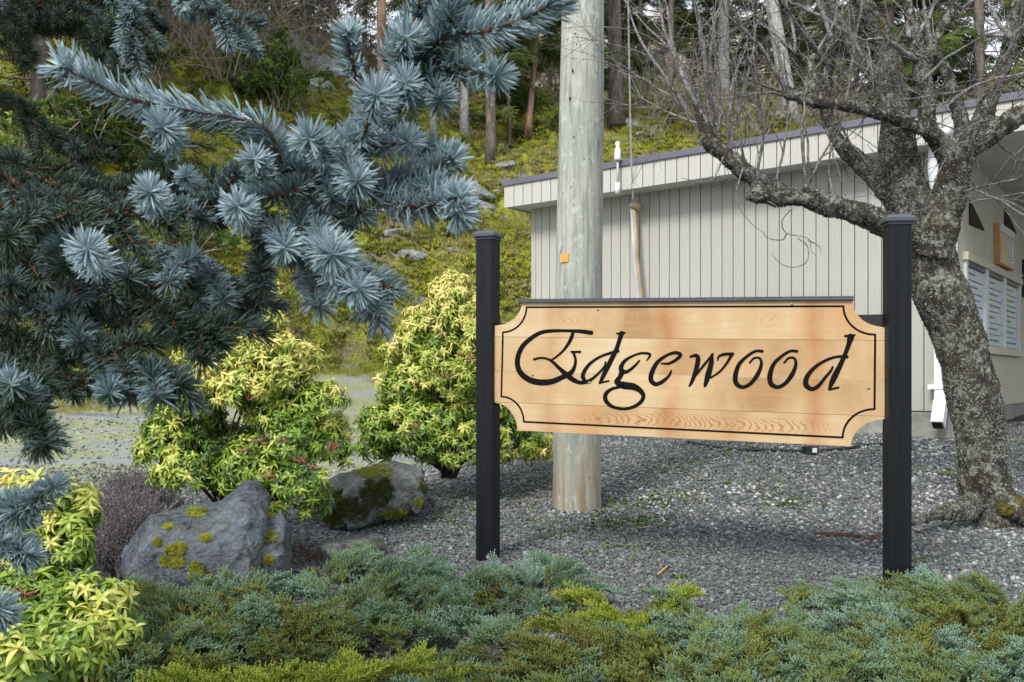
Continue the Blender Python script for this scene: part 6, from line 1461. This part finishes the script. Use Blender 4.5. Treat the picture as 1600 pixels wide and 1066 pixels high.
thicket('small dark green shrub against the bank between the two yellow shrubs', 425, 14.3, .5, .45, 60, .5, 5, 260, .35)
k_ = 0
for px, Y, w_, h_ in ((235, 18, 1.6, 3.0), (300, 20, 1.8, 3.4), (355, 18.5, 1.6, 2.8), (400, 22, 1.8, 3.2), (465, 22, 1.6, 3.2), (500, 26, 1.8, 3.5), (560, 27, 1.6, 2.6), (440, 27, 1.8, 3.0), (1020, 24, 1.6, 2.4), (1100, 24, 1.4, 2.0), (1190, 22, 1.4, 1.8), (700, 28, 1.6, 2.2), (880, 27, 1.5, 2.0), (1300, 22, 1.4, 1.6), (1500, 21, 1.4, 1.8)):
    thicket('tangled bare tan bush among the trees on the slope', px, Y, w_, h_, 170, .5, 20 + k_, 60, .45, group='tangled bare bushes on the slope'); k_ += 1

# pale houses beyond the crest
def house(label, px, Y, w_, h_, z0, seed):
    c = P(px, 100, Y); root = thing('house', label, 'house', (c.x, Y, z0)); mb = MB(); mb.box((c.x, Y, z0 + h_ / 2), (w_, 6, h_)); obj('wall', mb.mesh('wall', [MAT['sky_wall']], False), root)
    mb = MB(); e_ = .5; A = [(c.x - w_ / 2 - e_, Y - 3.4, z0 + h_ + .005), (c.x - w_ / 2 - e_, Y + 3.4, z0 + h_ + .005), (c.x - w_ / 2 - e_, Y, z0 + h_ + 2)]; mb.prism(A, [(p_[0] + w_ + 2 * e_, p_[1], p_[2]) for p_ in A]); obj('roof', mb.mesh('roof', [MAT['sky_roof']], False), root)
    for i in range(int(w_ // 2.4)):
        for j in range(int(h_ // 2.6)):
            x0 = c.x - w_ / 2 + 1.4 + i * 2.4; z_ = z0 + 1.5 + j * 2.6; mb = MB(); mb.box((x0, Y - 3.02, z_), (1.2, .06, 1.3)); f_ = obj('window', mb.mesh('window', [MAT['white_old']], False), root)
            mb = MB(); mb.box((x0, Y - 3.06, z_), (1.0, .03, 1.1)); q = obj('pane', mb.mesh('pane', [MAT['glass']], False), None); q.parent = f_
house('pale beige house at the hilltop left of the pole, seen through trees', 830, 52, 9, 6, 14.5, 1)
house('pale beige house at the hilltop behind the fruit tree whips', 1140, 50, 12, 6, 13.5, 2)
mr = P(1535, 118, 30); rt = thing('outbuilding', 'small shed with a pale metal roof seen through twigs near the right edge', 'shed', (mr.x, 30, mr.z - 2))
mb = MB(); mb.box((mr.x, 30, mr.z - 1.5), (2.4, 2, 2.4)); obj('wall', mb.mesh('wall', [MAT['sky_wall']], False), rt)
mb = MB(); A = [(mr.x - 1.5, 28.7, mr.z - .25), (mr.x - 1.5, 31.3, mr.z + .7), (mr.x - 1.5, 31.3, mr.z + .78), (mr.x - 1.5, 28.7, mr.z - .17)]; mb.prism(A, [(p_[0] + 3, p_[1], p_[2]) for p_ in A]); obj('roof', mb.mesh('roof', [MAT['white']], False), rt)
